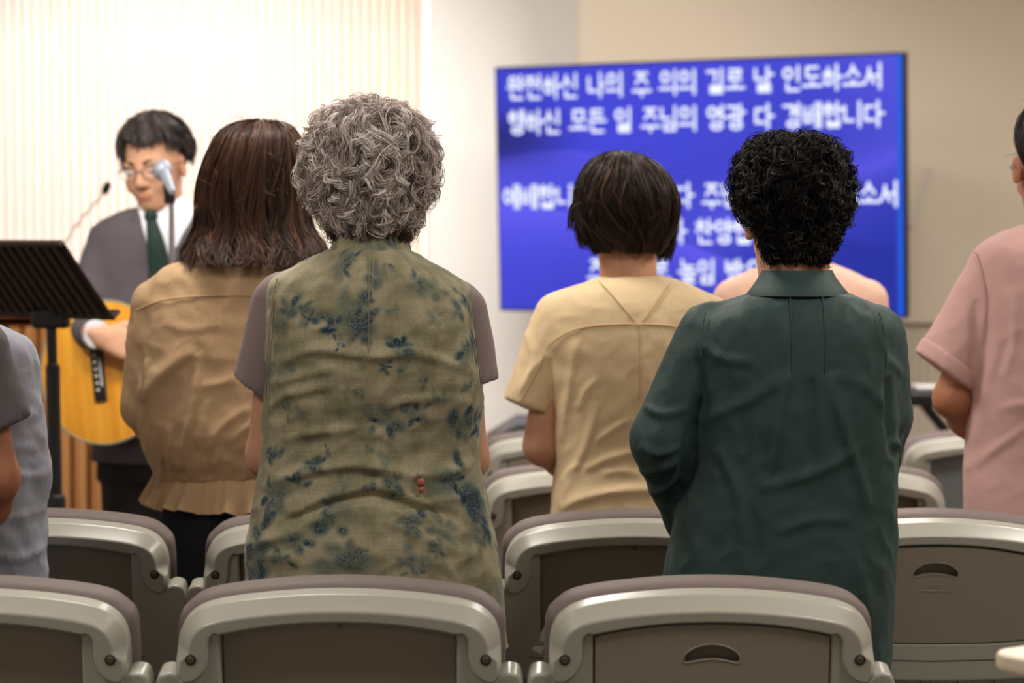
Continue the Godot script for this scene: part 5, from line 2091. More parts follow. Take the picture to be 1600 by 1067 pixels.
func tan_woman() -> void:
	var g := person("person with shoulder-length brown hair in a tan blouse with a gathered ruffle hem", 5.05, 390)
	var j := joints(g, g.p(390, 405, -0.01), g.p(388, 285, -0.03), g.p(242, 480), g.p(538, 480), g.p(224, 640, 0.0), g.p(556, 640, 0.0), g.p(300, 715, -0.2), g.p(480, 715, -0.2), {"nod": -0.3, "slim": 0.75})
	body(g, j, M.skin)
	trousers(g, j.hip, 0.19, M.black_denim, 0.93, 0.115)
	shoes(g, j.hip)
	var rws := g.rows([[392, 345, 435, 0.05, 0.05], [400, 312, 468, 0.075, 0.06], [411, 276, 504, 0.09, 0.072], [425, 250, 530, 0.104, 0.082], [445, 236, 544, 0.116, 0.09], [480, 226, 552, 0.13, 0.098], [540, 219, 560, 0.142, 0.108], [610, 216, 564, 0.148, 0.114], [670, 221, 560, 0.146, 0.116], [705, 230, 552, 0.132, 0.112], [738, 242, 542, 0.11, 0.105], [746, 245, 540, 0.105, 0.104]])
	var s := Sdf.new(Vector3(-0.33, g.p(0, 746).y - 0.005, -0.2), Vector3(0.33, g.p(0, 392).y, 0.18), 0.0062)
	s.trunk(rws, 0.01)
	for sx in [-1, 1]:
		var m0 := 390.0
		var f := func(px: float) -> float: return px if sx < 0 else 2 * m0 - px
		s.cone(g.p(f.call(246), 480), g.p(f.call(225), 635), 0.055, 0.047, 0.02)
		s.cone(g.p(f.call(225), 635), g.p(f.call(252), 690, -0.13), 0.047, 0.036, 0.015)
	var mb := MB.new()
	s.mesh_into(mb)
	var fl := [
		[8, 10, 22, 311, 547, 290, 559, 262, 582, 240, 604, 214, 628], [8, 10, 8, 313, 549, 311, 594, 303, 645, 290, 700, 283, 735], [-7, 20, 20, 282, 590, 262, 622, 250, 660], [4, 10, 8, 318, 602, 345, 598, 372, 590],
		[5, 8, 8, 268, 660, 266, 690, 270, 735], [4, 8, 9, 330, 700, 345, 670, 375, 645, 400, 632], [4, 9, 9, 360, 690, 380, 670, 405, 655], [-8, 6, 8, 216, 540, 222, 600, 228, 680], [4, 7, 7, 232, 560, 222, 590, 216, 630], [3, 12, 9, 255, 505, 300, 515, 350, 505], [3, 8, 10, 330, 620, 322, 660, 312, 700], [3, 10, 10, 240, 700, 250, 680, 262, 640]]
	var rr := RandomNumberGenerator.new()
	rr.seed = 4
	for k in 30:
		var x := 246.0 + k * 9.6 + rr.randf_range(-3, 3)
		fl.append([rr.randf_range(2.5, 4.5), 3.5, 3.5, x + rr.randf_range(-8, 8), 742 - rr.randf_range(25, 60), x, 748])
	var tl := fold_lines(g, fl)
	for l in tl:
		l[1] *= 1.5
	ruffle(mb, tl, cloth_noise(71, 4.0), 0.006, Vector3(1, 1, 1), 0.007)
	var bl := put("blouse", g.node, mb, M.tan_cotton)
	seam(g, bl, mb, [[207, 486], [235, 475], [260, 468], [308, 463], [384, 461], [470, 464], [560, 480]], M.seam_thread, 0.0018, 0.0008)
	# gathered hem
	var rs := []
	var yt := g.p(0, 737).y
	var yb := g.p(0, 783).y
	var nz := cloth_noise(5, 1.0)
	for k in 12:
		var f := k / 11.0
		var ring := PackedVector3Array()
		for q in 240:
			var a := TAU * q / 240
			var w := sin(a * 17.0 + 2.4 * sin(a * 5.0)) * 0.6 + nz.get_noise_1d(a * 9.0) * 0.9
			var fl2 := lerpf(0.0, 0.03, f) + w * 0.011 * f + 0.0018 * sin(a * 90.0) * (1.0 - f)
			var hw := 0.2005 + fl2
			var hd := 0.106 + fl2
			ring.append(Vector3(sin(a) * hw, lerpf(yt, yb, f) + w * 0.006 * f - 0.012 * f * cos(a), cos(a) * hd))
		rs.append(ring)
	var hm := MB.new()
	hm.rings(rs, true)
	_outward(hm)
	put("ruffle_hem", g.node, hm, M.tan_cotton)
	# hair falling to the shoulders, turned out at the ends
	var mane := Mane.new(mane_rows(g, [[188, 404, 406, -0.03, -0.035], [190, 380, 430, 0.02, -0.08], [197, 356, 452, 0.055, -0.11], [213, 338, 466, 0.085, -0.125], [240, 324, 474, 0.102, -0.13], [275, 311, 478, 0.108, -0.125], [315, 306, 482, 0.11, -0.12], [350, 306, 488, 0.112, -0.11], [378, 300, 498, 0.116, -0.09], [400, 300, 500, 0.122, -0.07], [418, 312, 484, 0.126, -0.05]]))
	straight_hair(g, mane, 14000, [lin(38, 25, 19), lin(80, 50, 35), lin(134, 86, 58)], {"seed": 41, "inside": 0.014, "drift": 0.5, "wave": 0.1, "flip": 0.03, "root": 0.5, "ragged": 0.1, "thick": 0.0009, "pale_share": 0.07, "fly": 90, "front": 2.3, "segs": 16, "layers": 0.5, "cap_end": 0.84})


func pink_woman() -> void:
	var g := person("person in a dusty pink shirt with turned-up short sleeves and glasses", 5.05, 1650)
	var j := joints(g, g.p(1648, 365, -0.01), g.p(1646, 262, -0.02), g.p(1552, 420), g.p(1748, 420), g.p(1486, 622, 0.0), g.p(1812, 625, 0.0), g.p(1556, 712, -0.16), g.p(1740, 720, -0.18), {"nod": -0.15, "throat": 0.058, "arm": 0.04})
	var T := body(g, j, M.skin_tan)
	trousers(g, j.hip, 0.15, M.dark_trousers, 0.85, 0.1)
	shoes(g, j.hip)
	var rws := g.rows([[350, 1604, 1694, 0.05, 0.05], [358, 1580, 1716, 0.07, 0.06], [370, 1553, 1744, 0.086, 0.07], [388, 1534, 1762, 0.1, 0.08], [420, 1527, 1769, 0.112, 0.09], [500, 1524, 1772, 0.122, 0.1], [590, 1518, 1778, 0.12, 0.106], [680, 1510, 1788, 0.116, 0.11], [760, 1507, 1792, 0.124, 0.112], [850, 1505, 1796, 0.128, 0.115]])
	var s := Sdf.new(Vector3(-0.32, g.p(0, 850).y - 0.005, -0.14), Vector3(0.32, g.p(0, 350).y, 0.16), 0.0064)
	s.trunk(rws, 0.01)
	var cn := Vector3(-0.59, -0.8, 0.0).normalized()
	s.cone(g.p(1556, 420), g.p(1458, 610), 0.058, 0.072, 0.018, g.p(1476, 580), cn)
	s.cone(g.p(1744, 420), g.p(1842, 610), 0.058, 0.072, 0.018, g.p(1824, 580), Vector3(0.59, -0.8, 0.0).normalized())
	var mb := MB.new()
	s.mesh_into(mb)
	ruffle(mb, fold_lines(g, [[5, 9, 14, 1548, 470, 1560, 540, 1545, 610, 1530, 700], [4, 9, 9, 1520, 740, 1560, 700, 1610, 660], [4, 10, 7, 1575, 450, 1585, 520, 1570, 590], [-7, 7, 9, 1530, 470, 1528, 540, 1520, 610], [4, 8, 12, 1560, 640, 1600, 630, 1650, 650], [3, 12, 12, 1500, 440, 1490, 500, 1480, 540], [3, 9, 9, 1600, 420, 1640, 400, 1690, 405]]), cloth_noise(81, 4.0), 0.005, Vector3(1, 1, 1), 0.003)
	var sh := put("shirt", g.node, mb, M.pink_crepe)
	seam(g, sh, mb, [[1532, 392], [1540, 430], [1544, 480], [1537, 540]], M.pink_crepe, 0.0016, 0.0006)
	for sx in [-1, 1]:
		var c := MB.new()
		var cs := Sdf.new(g.p(1476 if sx < 0 else 1824, 580) - Vector3.ONE * 0.13, g.p(1476 if sx < 0 else 1824, 580) + Vector3.ONE * 0.13, 0.0055)
		var nrm := Vector3(sx * 0.59, -0.8, 0.0).normalized()
		var e := g.p(1476 if sx < 0 else 1824, 580)
		var a0 := g.p(1556 if sx < 0 else 1744, 420)
		var b0 := g.p(1458 if sx < 0 else 1842, 610)
		cs.cone(a0, b0, 0.0605, 0.0745, 0.001, e + nrm * 0.003, nrm)
		# keep only the last three centimetres as the turn-up
		for z in cs.nz:
			for y in cs.ny:
				for x in cs.nx:
					var q := cs.lo + Vector3(x, y, z) * cs.c
					var k := x + cs.nx * (y + cs.ny * z)
					cs.f[k] = maxf(cs.f[k], -(q - e).dot(nrm) - 0.031)
		cs.mesh_into(c)
		put("sleeve_cuff", g.node, c, M.pink_crepe)
	# black hair tied up, glasses
	var mane := Mane.new(mane_rows(g, [[160, 1640, 1642, -0.01, -0.015], [164, 1618, 1668, 0.04, -0.06], [176, 1600, 1688, 0.07, -0.085], [198, 1590, 1700, 0.088, -0.09], [225, 1587, 1704, 0.092, -0.07], [250, 1594, 1698, 0.084, -0.03], [275, 1606, 1686, 0.07, 0.0], [300, 1615, 1676, 0.056, 0.015], [318, 1622, 1670, 0.05, 0.02]]))
	straight_hair(g, mane, 1600, [lin(20, 18, 18), lin(40, 36, 34), lin(70, 64, 60)], {"seed": 51, "inside": 0.006, "drift": 0.2, "root": 0.6, "thick": 0.001, "fly": 16, "front": 1.9, "segs": 9})
	spectacles(g, T)


func spectacles(g: Figure, T: Transform3D, called := "glasses") -> void:
	var b := MB.new()
	for sx in [-1, 1]:
		var ring := PackedVector3Array()
		for k in 21:
			var a := TAU * k / 20
			ring.append(T * Vector3(sx * 0.034 + cos(a) * 0.024, 0.0 + sin(a) * 0.018, 0.096 - absf(sx * 0.034 + cos(a) * 0.024) * 0.12))
		b.tube(ring, PackedFloat32Array([0.0013]), 6, false)
		b.tube(PackedVector3Array([T * Vector3(sx * 0.058, 0.008, 0.088), T * Vector3(sx * 0.078, 0.01, 0.06), T * Vector3(sx * 0.084, 0.008, 0.0), T * Vector3(sx * 0.083, -0.004, -0.02)]), PackedFloat32Array([0.0014]), 6)
	b.tube(PackedVector3Array([T * Vector3(-0.01, 0.004, 0.096), T * Vector3(0, 0.008, 0.1), T * Vector3(0.01, 0.004, 0.096)]), PackedFloat32Array([0.0013]), 6)
	var o := put(called, g.node, b, M.spectacles)
	for sx in [-1, 1]:
		var lb := MB.new()
		var ring := PackedVector3Array()
		for k in 20:
			var a := TAU * k / 20
			ring.append(T * Vector3(sx * 0.034 + cos(a) * 0.0235, sin(a) * 0.0175, 0.0962 - absf(sx * 0.034 + cos(a) * 0.0235) * 0.12))
		lb.fan(ring, false)
		put("lens", o, lb, M.lens)


# someone of whom the picture shows little: short-sleeved top and short hair
func simple_person(label: String, d: float, cx: float, top: Array, arms: Array, hair_rows: Array, head: Vector2, m: Material, opt := {}) -> void:
	var g := person(label, d, cx)
	var a0: Vector2 = arms[0]
	var a1: Vector2 = arms[1]
	var a2: Vector2 = arms[2]
	var mir := func(q: Vector2) -> Vector2: return Vector2(2 * cx - q.x, q.y)
	var j := joints(g, g.p(cx, top[1][0] + 6, -0.01), g.p(head.x, head.y, -0.03), g.p(mir.call(a0).x, a0.y), g.p(a0.x, a0.y), g.p(mir.call(a1).x, a1.y), g.p(a1.x, a1.y), g.p(mir.call(a2).x, a2.y, opt.get("wz", -0.15)), g.p(a2.x, a2.y, opt.get("wz", -0.15)), {"nod": -0.25, "arm": 0.041, "slim": 0.72 if opt.get("long", false) else 1.0})
	body(g, j, M.get(opt.get("skin", "skin")))
	trousers(g, j.hip, 0.15, M.dark_trousers, 0.85, 0.1)
	shoes(g, j.hip)
	var rws := g.rows(top)
	var s := Sdf.new(Vector3(rws[4][1] - 0.16, rws[rws.size() - 1][0] - 0.005, -0.2), Vector3(rws[4][2] + 0.16, rws[0][0], 0.16), 0.0075)
	s.trunk(rws, 0.01)
	for sx in [0, 1]:
		var q0: Vector2 = a0 if sx == 0 else mir.call(a0)
		var q1: Vector2 = a1 if sx == 0 else mir.call(a1)
		var q2: Vector2 = a2 if sx == 0 else mir.call(a2)
		var side := 1.0 if sx == 0 else -1.0
		if opt.get("long", false):
			s.cone(g.p(q0.x, q0.y), g.p(q1.x, q1.y), 0.056, 0.047, 0.02)
			s.cone(g.p(q1.x, q1.y), g.p(q2.x, q2.y, opt.get("wz", -0.15)), 0.047, 0.045, 0.015)
		else:
			var e: Vector2 = opt.get("hem", a0.lerp(a1, 0.55))
			if sx == 1:
				e = mir.call(e)
			var ep := g.p(e.x, e.y)
			s.cone(g.p(q0.x, q0.y), ep + (ep - g.p(q0.x, q0.y)).normalized() * 0.05, 0.057, 0.05, 0.02, ep, Vector3(side * opt.get("slant", 0.4), -0.9, 0).normalized())
	var mb := MB.new()
	s.mesh_into(mb)
	var lines := fold_lines(g, opt.get("folds", []), 0.0)
	ruffle(mb, lines, cloth_noise(91 + int(cx), 5.0), 0.005, Vector3(1, 1, 1), opt.get("crumple", 0.003))
	put("top", g.node, mb, m)
	var mane := Mane.new(mane_rows(g, hair_rows))
	straight_hair(g, mane, 900, [lin(22, 19, 18), lin(44, 38, 35), lin(70, 62, 58)], {"seed": 61, "inside": 0.01, "root": 0.5, "thick": 0.0018, "fly": 0, "front": 2.2, "segs": 8})


func hair_about(x: float, y: float, s: float) -> Array:
	var out := []
	for q in [[-88, 1, 0.0], [-86, 22, 0.045], [-76, 48, 0.075], [-52, 70, 0.098], [-20, 78, 0.105], [12, 76, 0.1], [42, 66, 0.08], [66, 52, 0.06]]:
		out.append([y + q[0] * s, x - q[1] * s, x + q[1] * s, q[2] * 0.95 - 0.005, -q[2] * 0.95 - 0.01])
	return out


func others() -> void:
	simple_person("person in a peach knit top standing in front of the television", 6.0, 1250, [[408, 1215, 1285, 0.05, 0.05], [416, 1190, 1310, 0.07, 0.06], [428, 1160, 1340, 0.09, 0.07], [445, 1136, 1362, 0.104, 0.08], [470, 1124, 1376, 0.114, 0.09], [520, 1122, 1378, 0.12, 0.1], [640, 1128, 1372, 0.116, 0.105], [740, 1124, 1376, 0.12, 0.11]], [Vector2(1352, 472), Vector2(1380, 620), Vector2(1330, 690)], hair_about(1250, 330, 0.78), Vector2(1250, 345), M.peach_knit, {"wz": -0.2})
	simple_person("person in a crumpled grey linen shirt with long sleeves, partly out of sight", 4.32, -62, [[500, -105, -20, 0.05, 0.05], [512, -135, 10, 0.075, 0.06], [526, -165, 38, 0.095, 0.075], [545, -178, 52, 0.11, 0.085], [580, -184, 56, 0.12, 0.092], [700, -184, 62, 0.122, 0.1], [820, -196, 70, 0.13, 0.115], [960, -206, 82, 0.14, 0.125]], [Vector2(10, 588), Vector2(37, 742), Vector2(30, 880)], hair_about(-112, 330, 1.02), Vector2(-112, 345), M.grey_linen, {"long": true, "wz": -0.03, "crumple": 0.006, "folds": [[7, 8, 8, 0, 745, 35, 735, 75, 742], [6, 7, 7, 5, 790, 40, 800, 78, 790], [7, 8, 7, 10, 850, 45, 862, 80, 850], [5, 8, 8, 0, 700, 30, 690, 66, 700], [5, 8, 8, 20, 640, 40, 650, 62, 640]]})
	simple_person("person in a dark grey T-shirt with a bare forearm, mostly out of sight", 3.98, -140, [[470, -185, -95, 0.05, 0.05], [484, -215, -65, 0.075, 0.06], [498, -245, -38, 0.095, 0.075], [520, -262, -22, 0.11, 0.085], [560, -266, -14, 0.12, 0.092], [700, -266, -16, 0.122, 0.1], [850, -262, -20, 0.124, 0.105], [960, -262, -20, 0.13, 0.11]], [Vector2(-36, 550), Vector2(-6, 748), Vector2(-40, 850)], hair_about(-140, 300, 1.12), Vector2(-140, 315), M.grey_jersey, {"hem": Vector2(4, 672), "skin": "skin_tan", "slant": 0.45, "wz": -0.12})


func _outward(mb: MB) -> void:
	var mid := Vector3.ZERO
	for v in mb.v:
		mid += v
	mid /= mb.v.size()
	var n_out := 0.0
	for k in mb.v.size():
		n_out += mb.n[k].dot(mb.v[k] - mid)
	if n_out < 0.0:
		for k in mb.n.size():
			mb.n[k] = -mb.n[k]
		for k in range(0, mb.i.size(), 3):
			var w := mb.i[k]
			mb.i[k] = mb.i[k + 1]
			mb.i[k + 1] = w


# ---------------------------------------------------------------- the guitarist and the stage
func guitarist() -> void:
	var g := person("person in a grey suit and green tie looking down while holding a guitar", 6.5, 258)
	var wr_r := g.p(152, 523, 0.275)
	var el_r := g.p(120, 508, 0.09)
	var j := joints(g, g.p(256, 335, 0.0), g.p(243, 262, 0.04), g.p(172, 378, 0.0), g.p(344, 378, 0.0), el_r, g.p(395, 505, 0.12), wr_r, g.p(425, 500, 0.27),
		{"nod": -0.2, "roll": 0.09, "throat": 0.056, "arm": 0.04, "hl": [Vector3(1.0, -0.35, 0.05), Vector3(0.1, 0.35, 1.0), Vector3(0.3, 0.9, -0.3), 0.75], "hr": [Vector3(0.2, 0.95, 0.1), Vector3(0.5, 0, 1.0), Vector3(-0.9, 0.2, 0.2), 1.1]})
	var face := Vector3(-0.36, 0, 1.0).normalized()
	var T := body(g, j, M.skin_pale, face, 1.05)
	trousers(g, j.hip, 0.18, M.dark_trousers, 1.0)
	shoes(g, j.hip, 1.0)
	# shirt: a slimmer trunk that shows in the opening of the jacket
	var rws := g.rows([[318, 228, 290, 0.055, 0.05], [328, 205, 308, 0.075, 0.062], [342, 178, 336, 0.09, 0.075], [365, 160, 352, 0.104, 0.085], [430, 156, 356, 0.112, 0.09], [540, 160, 352, 0.112, 0.095], [660, 160, 352, 0.112, 0.1]])
	var s := Sdf.new(Vector3(-0.24, rws[6][0], -0.12), Vector3(0.24, rws[0][0], 0.14), 0.009)
	s.trunk(rws, 0.01)
	var mb := MB.new()
	s.mesh_into(mb)
	put("shirt", g.node, mb, M.white_shirt)
	put("shirt_collar", g.node, collar(g, "shirt_collar", [[308, 226, 288, 0.062, 0.05], [318, 218, 296, 0.07, 0.056], [330, 208, 304, 0.082, 0.064]], M.white_shirt, 0.005), M.white_shirt)
	# jacket with the front cut open in a V
	var jr := g.rows([[322, 215, 300, 0.062, 0.06], [332, 188, 324, 0.085, 0.072], [346, 162, 350, 0.1, 0.085], [366, 147, 364, 0.114, 0.095], [430, 144, 368, 0.123, 0.1], [540, 150, 362, 0.123, 0.105], [640, 148, 364, 0.122, 0.11], [720, 144, 368, 0.124, 0.112]])
	s = Sdf.new(Vector3(-0.34, jr[7][0] - 0.004, -0.14), Vector3(0.34, jr[0][0], 0.36), 0.0075)
	s.trunk(jr, 0.01)
	s.cone(g.p(172, 380), el_r, 0.062, 0.052, 0.02)
	s.cone(el_r, wr_r - (wr_r - el_r).normalized() * 0.035, 0.052, 0.043, 0.012)
	s.cone(g.p(344, 380), g.p(395, 505, 0.12), 0.062, 0.052, 0.02)
	s.cone(g.p(395, 505, 0.12), g.p(424, 502, 0.24), 0.052, 0.042, 0.012)
	var vx := g.p(250, 440).x
	var v_top := g.p(0, 318).y
	var v_bot := g.p(0, 436).y
	for z in s.nz:
		for y in s.ny:
			var qy := s.lo.y + y * s.c
			for x in s.nx:
				var q := Vector3(s.lo.x + x * s.c, qy, s.lo.z + z * s.c)
				if q.z < 0.03 or q.z > 0.2 or absf(q.x) > 0.11:
					continue
				var open := (qy - v_bot) / (v_top - v_bot) * 0.085
				var k := x + s.nx * (y + s.ny * z)
				s.f[k] = maxf(s.f[k], open - absf(q.x - vx - 0.01 - (qy - v_bot) * 0.12))
	mb = MB.new()
	s.mesh_into(mb)
	ruffle(mb, [], cloth_noise(101, 4.0), 0.006, Vector3(1, 1, 1), 0.004)
	var jacket := put("suit_jacket", g.node, mb, M.suit_wool)
	# lapels
	for sx in [-1, 1]:
		var poly := PackedVector2Array()
		for q in ([[206, 326], [196, 352], [206, 358], [202, 366], [246, 440], [232, 400], [222, 372]] if sx < 0 else [[302, 326], [314, 352], [304, 358], [309, 366], [256, 440], [276, 400], [291, 366]]):
			var w := g.p(q[0], q[1], 0.12)
			poly.append(Vector2(w.x, w.y))
		if Geometry2D.is_polygon_clockwise(poly):
			poly.reverse()
		var lb := MB.new()
		lb.xf = Transform3D(Basis(Vector3.UP, sx * 0.22), Vector3(0, 0, 0.108 + 0.0))
		lb.slab(poly, -0.004, 0.008, insets(poly.size(), 0.003), 2)
		put("lapel", jacket, lb, M.suit_wool)
	# tie: knot and blade
	var tb := MB.new()
	var knot := g.p(236, 338, 0.09)
	tb.ball(knot, Vector3(0.019, 0.02, 0.014))
	var rs := []
	for q in [[237, 344, 0.014, 0.098], [242, 370, 0.021, 0.118], [247, 400, 0.027, 0.123], [251, 436, 0.031, 0.122], [252, 470, 0.032, 0.122]]:
		var c := g.p(q[0], q[1], q[3])
		rs.append(PackedVector3Array([c + Vector3(-q[2], 0, -0.002), c + Vector3(-q[2], 0, 0.004), c + Vector3(0, 0, 0.008), c + Vector3(q[2], 0, 0.004), c + Vector3(q[2], 0, -0.002)]))
	rs.reverse()
	tb.rings(rs, true, true, true)
	put("tie", g.node, tb, M.tie_silk)
	# white cuff
	var cb := MB.new()
	var cd := (wr_r - el_r).normalized()
	cb.tube(PackedVector3Array([wr_r - cd * 0.045, wr_r - cd * 0.01, wr_r + cd * 0.008]), PackedFloat32Array([0.037, 0.037, 0.036]), 18)
	put("shirt_cuff", g.node, cb, M.white_shirt)
	# hair: parted, falling over the brow
	var hc: Vector3 = j.head
	var hb := T.basis
	var st := Strands.new()
	var r := RandomNumberGenerator.new()
	r.seed = 5
	var cap := MB.new()
	cap.ball(hc + hb * Vector3(0, 0.05, -0.036), Vector3(0.081, 0.085, 0.09), hb, 20)
	cap.fill_color(lin(30, 25, 24))
	st.mb = cap
	for k in 4200:
		var phi := r.randf_range(-PI, PI)
		var lim := (1.14 + 0.16 * sin(phi * 3.0 + 1.0)) if absf(phi) < 0.9 else (1.55 if absf(phi) < 1.5 else 2.05)   # phi 0 = over the brow
		var b0 := r.randf_range(0.02, maxf(lim - 0.55, 0.3))
		var b1 := b0 + r.randf_range(0.45, 0.7)
		b1 = minf(b1, lim + r.randf_range(-0.08, 0.06))
		var pts := PackedVector3Array()
		var lift := r.randf_range(0.002, 0.03)
		var sw := r.randf_range(-0.1, 0.5)
		for q in 8:
			var f := q / 7.0
			var b := lerpf(b0, b1, f)
			var ph := phi + sw * f
			var u := Vector3(sin(b) * sin(ph), cos(b), sin(b) * cos(ph))
			pts.append(hc + hb * (Vector3(0, 0.036, -0.016) + u * (Vector3(0.078, 0.088, 0.1) + Vector3.ONE * lift * (1.0 - 0.25 * f))))
		var col := lin(32, 27, 26).lerp(lin(92, 82, 78), pow(r.randf(), 1.6))
		st.add(pts, hb.y, 0.0016, 0.0008, col, col)
	put("hair", g.node, st.mb, M.hair)
	for sx in [-1, 1]:
		var eb := MB.new()
		var arc := PackedVector3Array()
		for k in 6:
			var f := k / 5.0
			arc.append(T * Vector3(sx * lerpf(0.014, 0.05, f), 0.024 + 0.006 * sin(f * PI), lerpf(0.088, 0.07, f)))
		eb.tube(arc, PackedFloat32Array([0.003, 0.0042, 0.004, 0.0035, 0.003, 0.0015]), 6)
		put("eyebrow", g.node, eb, M.black_plastic)
	spectacles(g, T)
	guitar(g)


func guitar(g: Figure) -> void:
	var c := g.o + g.p(172, 580, 0.238)
	var t := thing("acoustic_guitar", "honey yellow acoustic guitar with dark bridge and sides, held by the suited person", "guitar", c)
	var nz := Vector3(-0.16, 0.14, 1.0).normalized()
	var ax := Vector3(1.0, 0.13, 0.0)
	ax = (ax - nz * ax.dot(nz)).normalized()
	t.basis = Basis(ax, nz.cross(ax), nz)
	var half := smooth_line([[-0.186, 0.0], [-0.181, 0.05], [-0.155, 0.112], [-0.1, 0.165], [-0.03, 0.187], [0.04, 0.177], [0.1, 0.145], [0.15, 0.126], [0.2, 0.132], [0.25, 0.142], [0.29, 0.128], [0.312, 0.08], [0.318, 0.0]], 4)
	var outline := PackedVector2Array()
	for q in half:
		outline.append(Vector2(q[0], q[1]))
	for k in range(half.size() - 2, 0, -1):
		outline.append(Vector2(half[k][0], -half[k][1]))
	outline.reverse()
	var b := MB.new()
	b.slab(outline, -0.1, -0.004, insets(outline.size(), 0.004), 2, true)
	put("body_shell", t, b, M.dark_wood)
	# top plate with a real sound hole: outline, then a cut to the hole and back
	var loop := PackedVector2Array()
	var start := 0
	for k in outline.size():
		if outline[k].x > outline[start].x:
			start = k
	for k in outline.size():
		loop.append(outline[(start + 1 + k) % outline.size()])
	loop[loop.size() - 1] += Vector2(0, -0.0002)
	for k in 33:
		var a := -TAU * k / 32
		loop.append(Vector2(0.098 + 0.049 * cos(a), 0.049 * sin(a)) + Vector2(0, -0.0002 if k == 0 else (0.0002 if k == 32 else 0.0)))
	loop.append(outline[start] + Vector2(0, 0.0002))
	b = MB.new()
	b.slab(loop, -0.0038, 0.0, insets(loop.size(), 0.0), 0)
	put("top_plate", t, b, M.guitar_top)
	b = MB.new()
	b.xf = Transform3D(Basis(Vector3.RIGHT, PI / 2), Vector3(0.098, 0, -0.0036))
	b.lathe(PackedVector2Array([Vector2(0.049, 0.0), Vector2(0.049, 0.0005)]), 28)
	put("sound_hole_shade", t, b, M.hole)  # dark disc behind the cut, its colour standing for shade inside the body
	b = MB.new()
	var ring := PackedVector3Array()
	for k in 41:
		ring.append(Vector3(0.098 + 0.056 * cos(TAU * k / 40), 0.056 * sin(TAU * k / 40), 0.0))
	b.tube(ring, PackedFloat32Array([0.0022]), 6, false)
	put("rosette", t, b, M.dark_wood)
	b = MB.new()
	var edge := PackedVector3Array()
	for k in outline.size() + 1:
		edge.append(Vector3(outline[k % outline.size()].x, outline[k % outline.size()].y, -0.001))
	b.tube(edge, PackedFloat32Array([0.003]), 6, false)
	put("binding", t, b, M.pale_bead)
	var br := boxpart("bridge", t, Vector3(-0.03, 0, 0.005), Vector3(0.034, 0.15, 0.01), M.black_plastic, 0.004)
	for k in 6:
		b = MB.new()
		b.ball(Vector3(-0.034, -0.045 + 0.018 * k, 0.011), Vector3(0.004, 0.004, 0.003), Basis.IDENTITY, 10)
		put("bridge_pin", br, b, M.white_paint)
	boxpart("saddle", br, Vector3(-0.022, 0, 0.011), Vector3(0.004, 0.075, 0.004), M.white_paint, 0.001)
	b = MB.new()
	b.box(Vector3(0.5, 0, -0.012), Vector3(0.39, 0.052, 0.024), 0.008)
	put("neck", t, b, M.dark_wood)
	b = MB.new()
	b.box(Vector3(0.43, 0, 0.004), Vector3(0.54, 0.052, 0.007), 0.002)
	put("fingerboard", t, b, M.black_plastic)
	b = MB.new()
	b.box(Vector3(0.78, 0, -0.016), Vector3(0.18, 0.075, 0.018), 0.006, Basis(Vector3.UP, 0.22))
	put("headstock", t, b, M.dark_wood)
	for k in 6:
		b = MB.new()
		var y := -0.02 + 0.008 * k
		b.tube(PackedVector3Array([Vector3(-0.022, y * 1.25, 0.014), Vector3(0.695, y * 0.9, 0.01)]), PackedFloat32Array([0.0006]), 5)
		put("string", t, b, M.chrome)
		b = MB.new()
		b.ball(Vector3(0.72 + 0.045 * (k % 3), (0.05 if k < 3 else -0.05), -0.02), Vector3(0.008, 0.01, 0.005), Basis.IDENTITY, 10)
		put("tuning_peg", t, b, M.chrome)


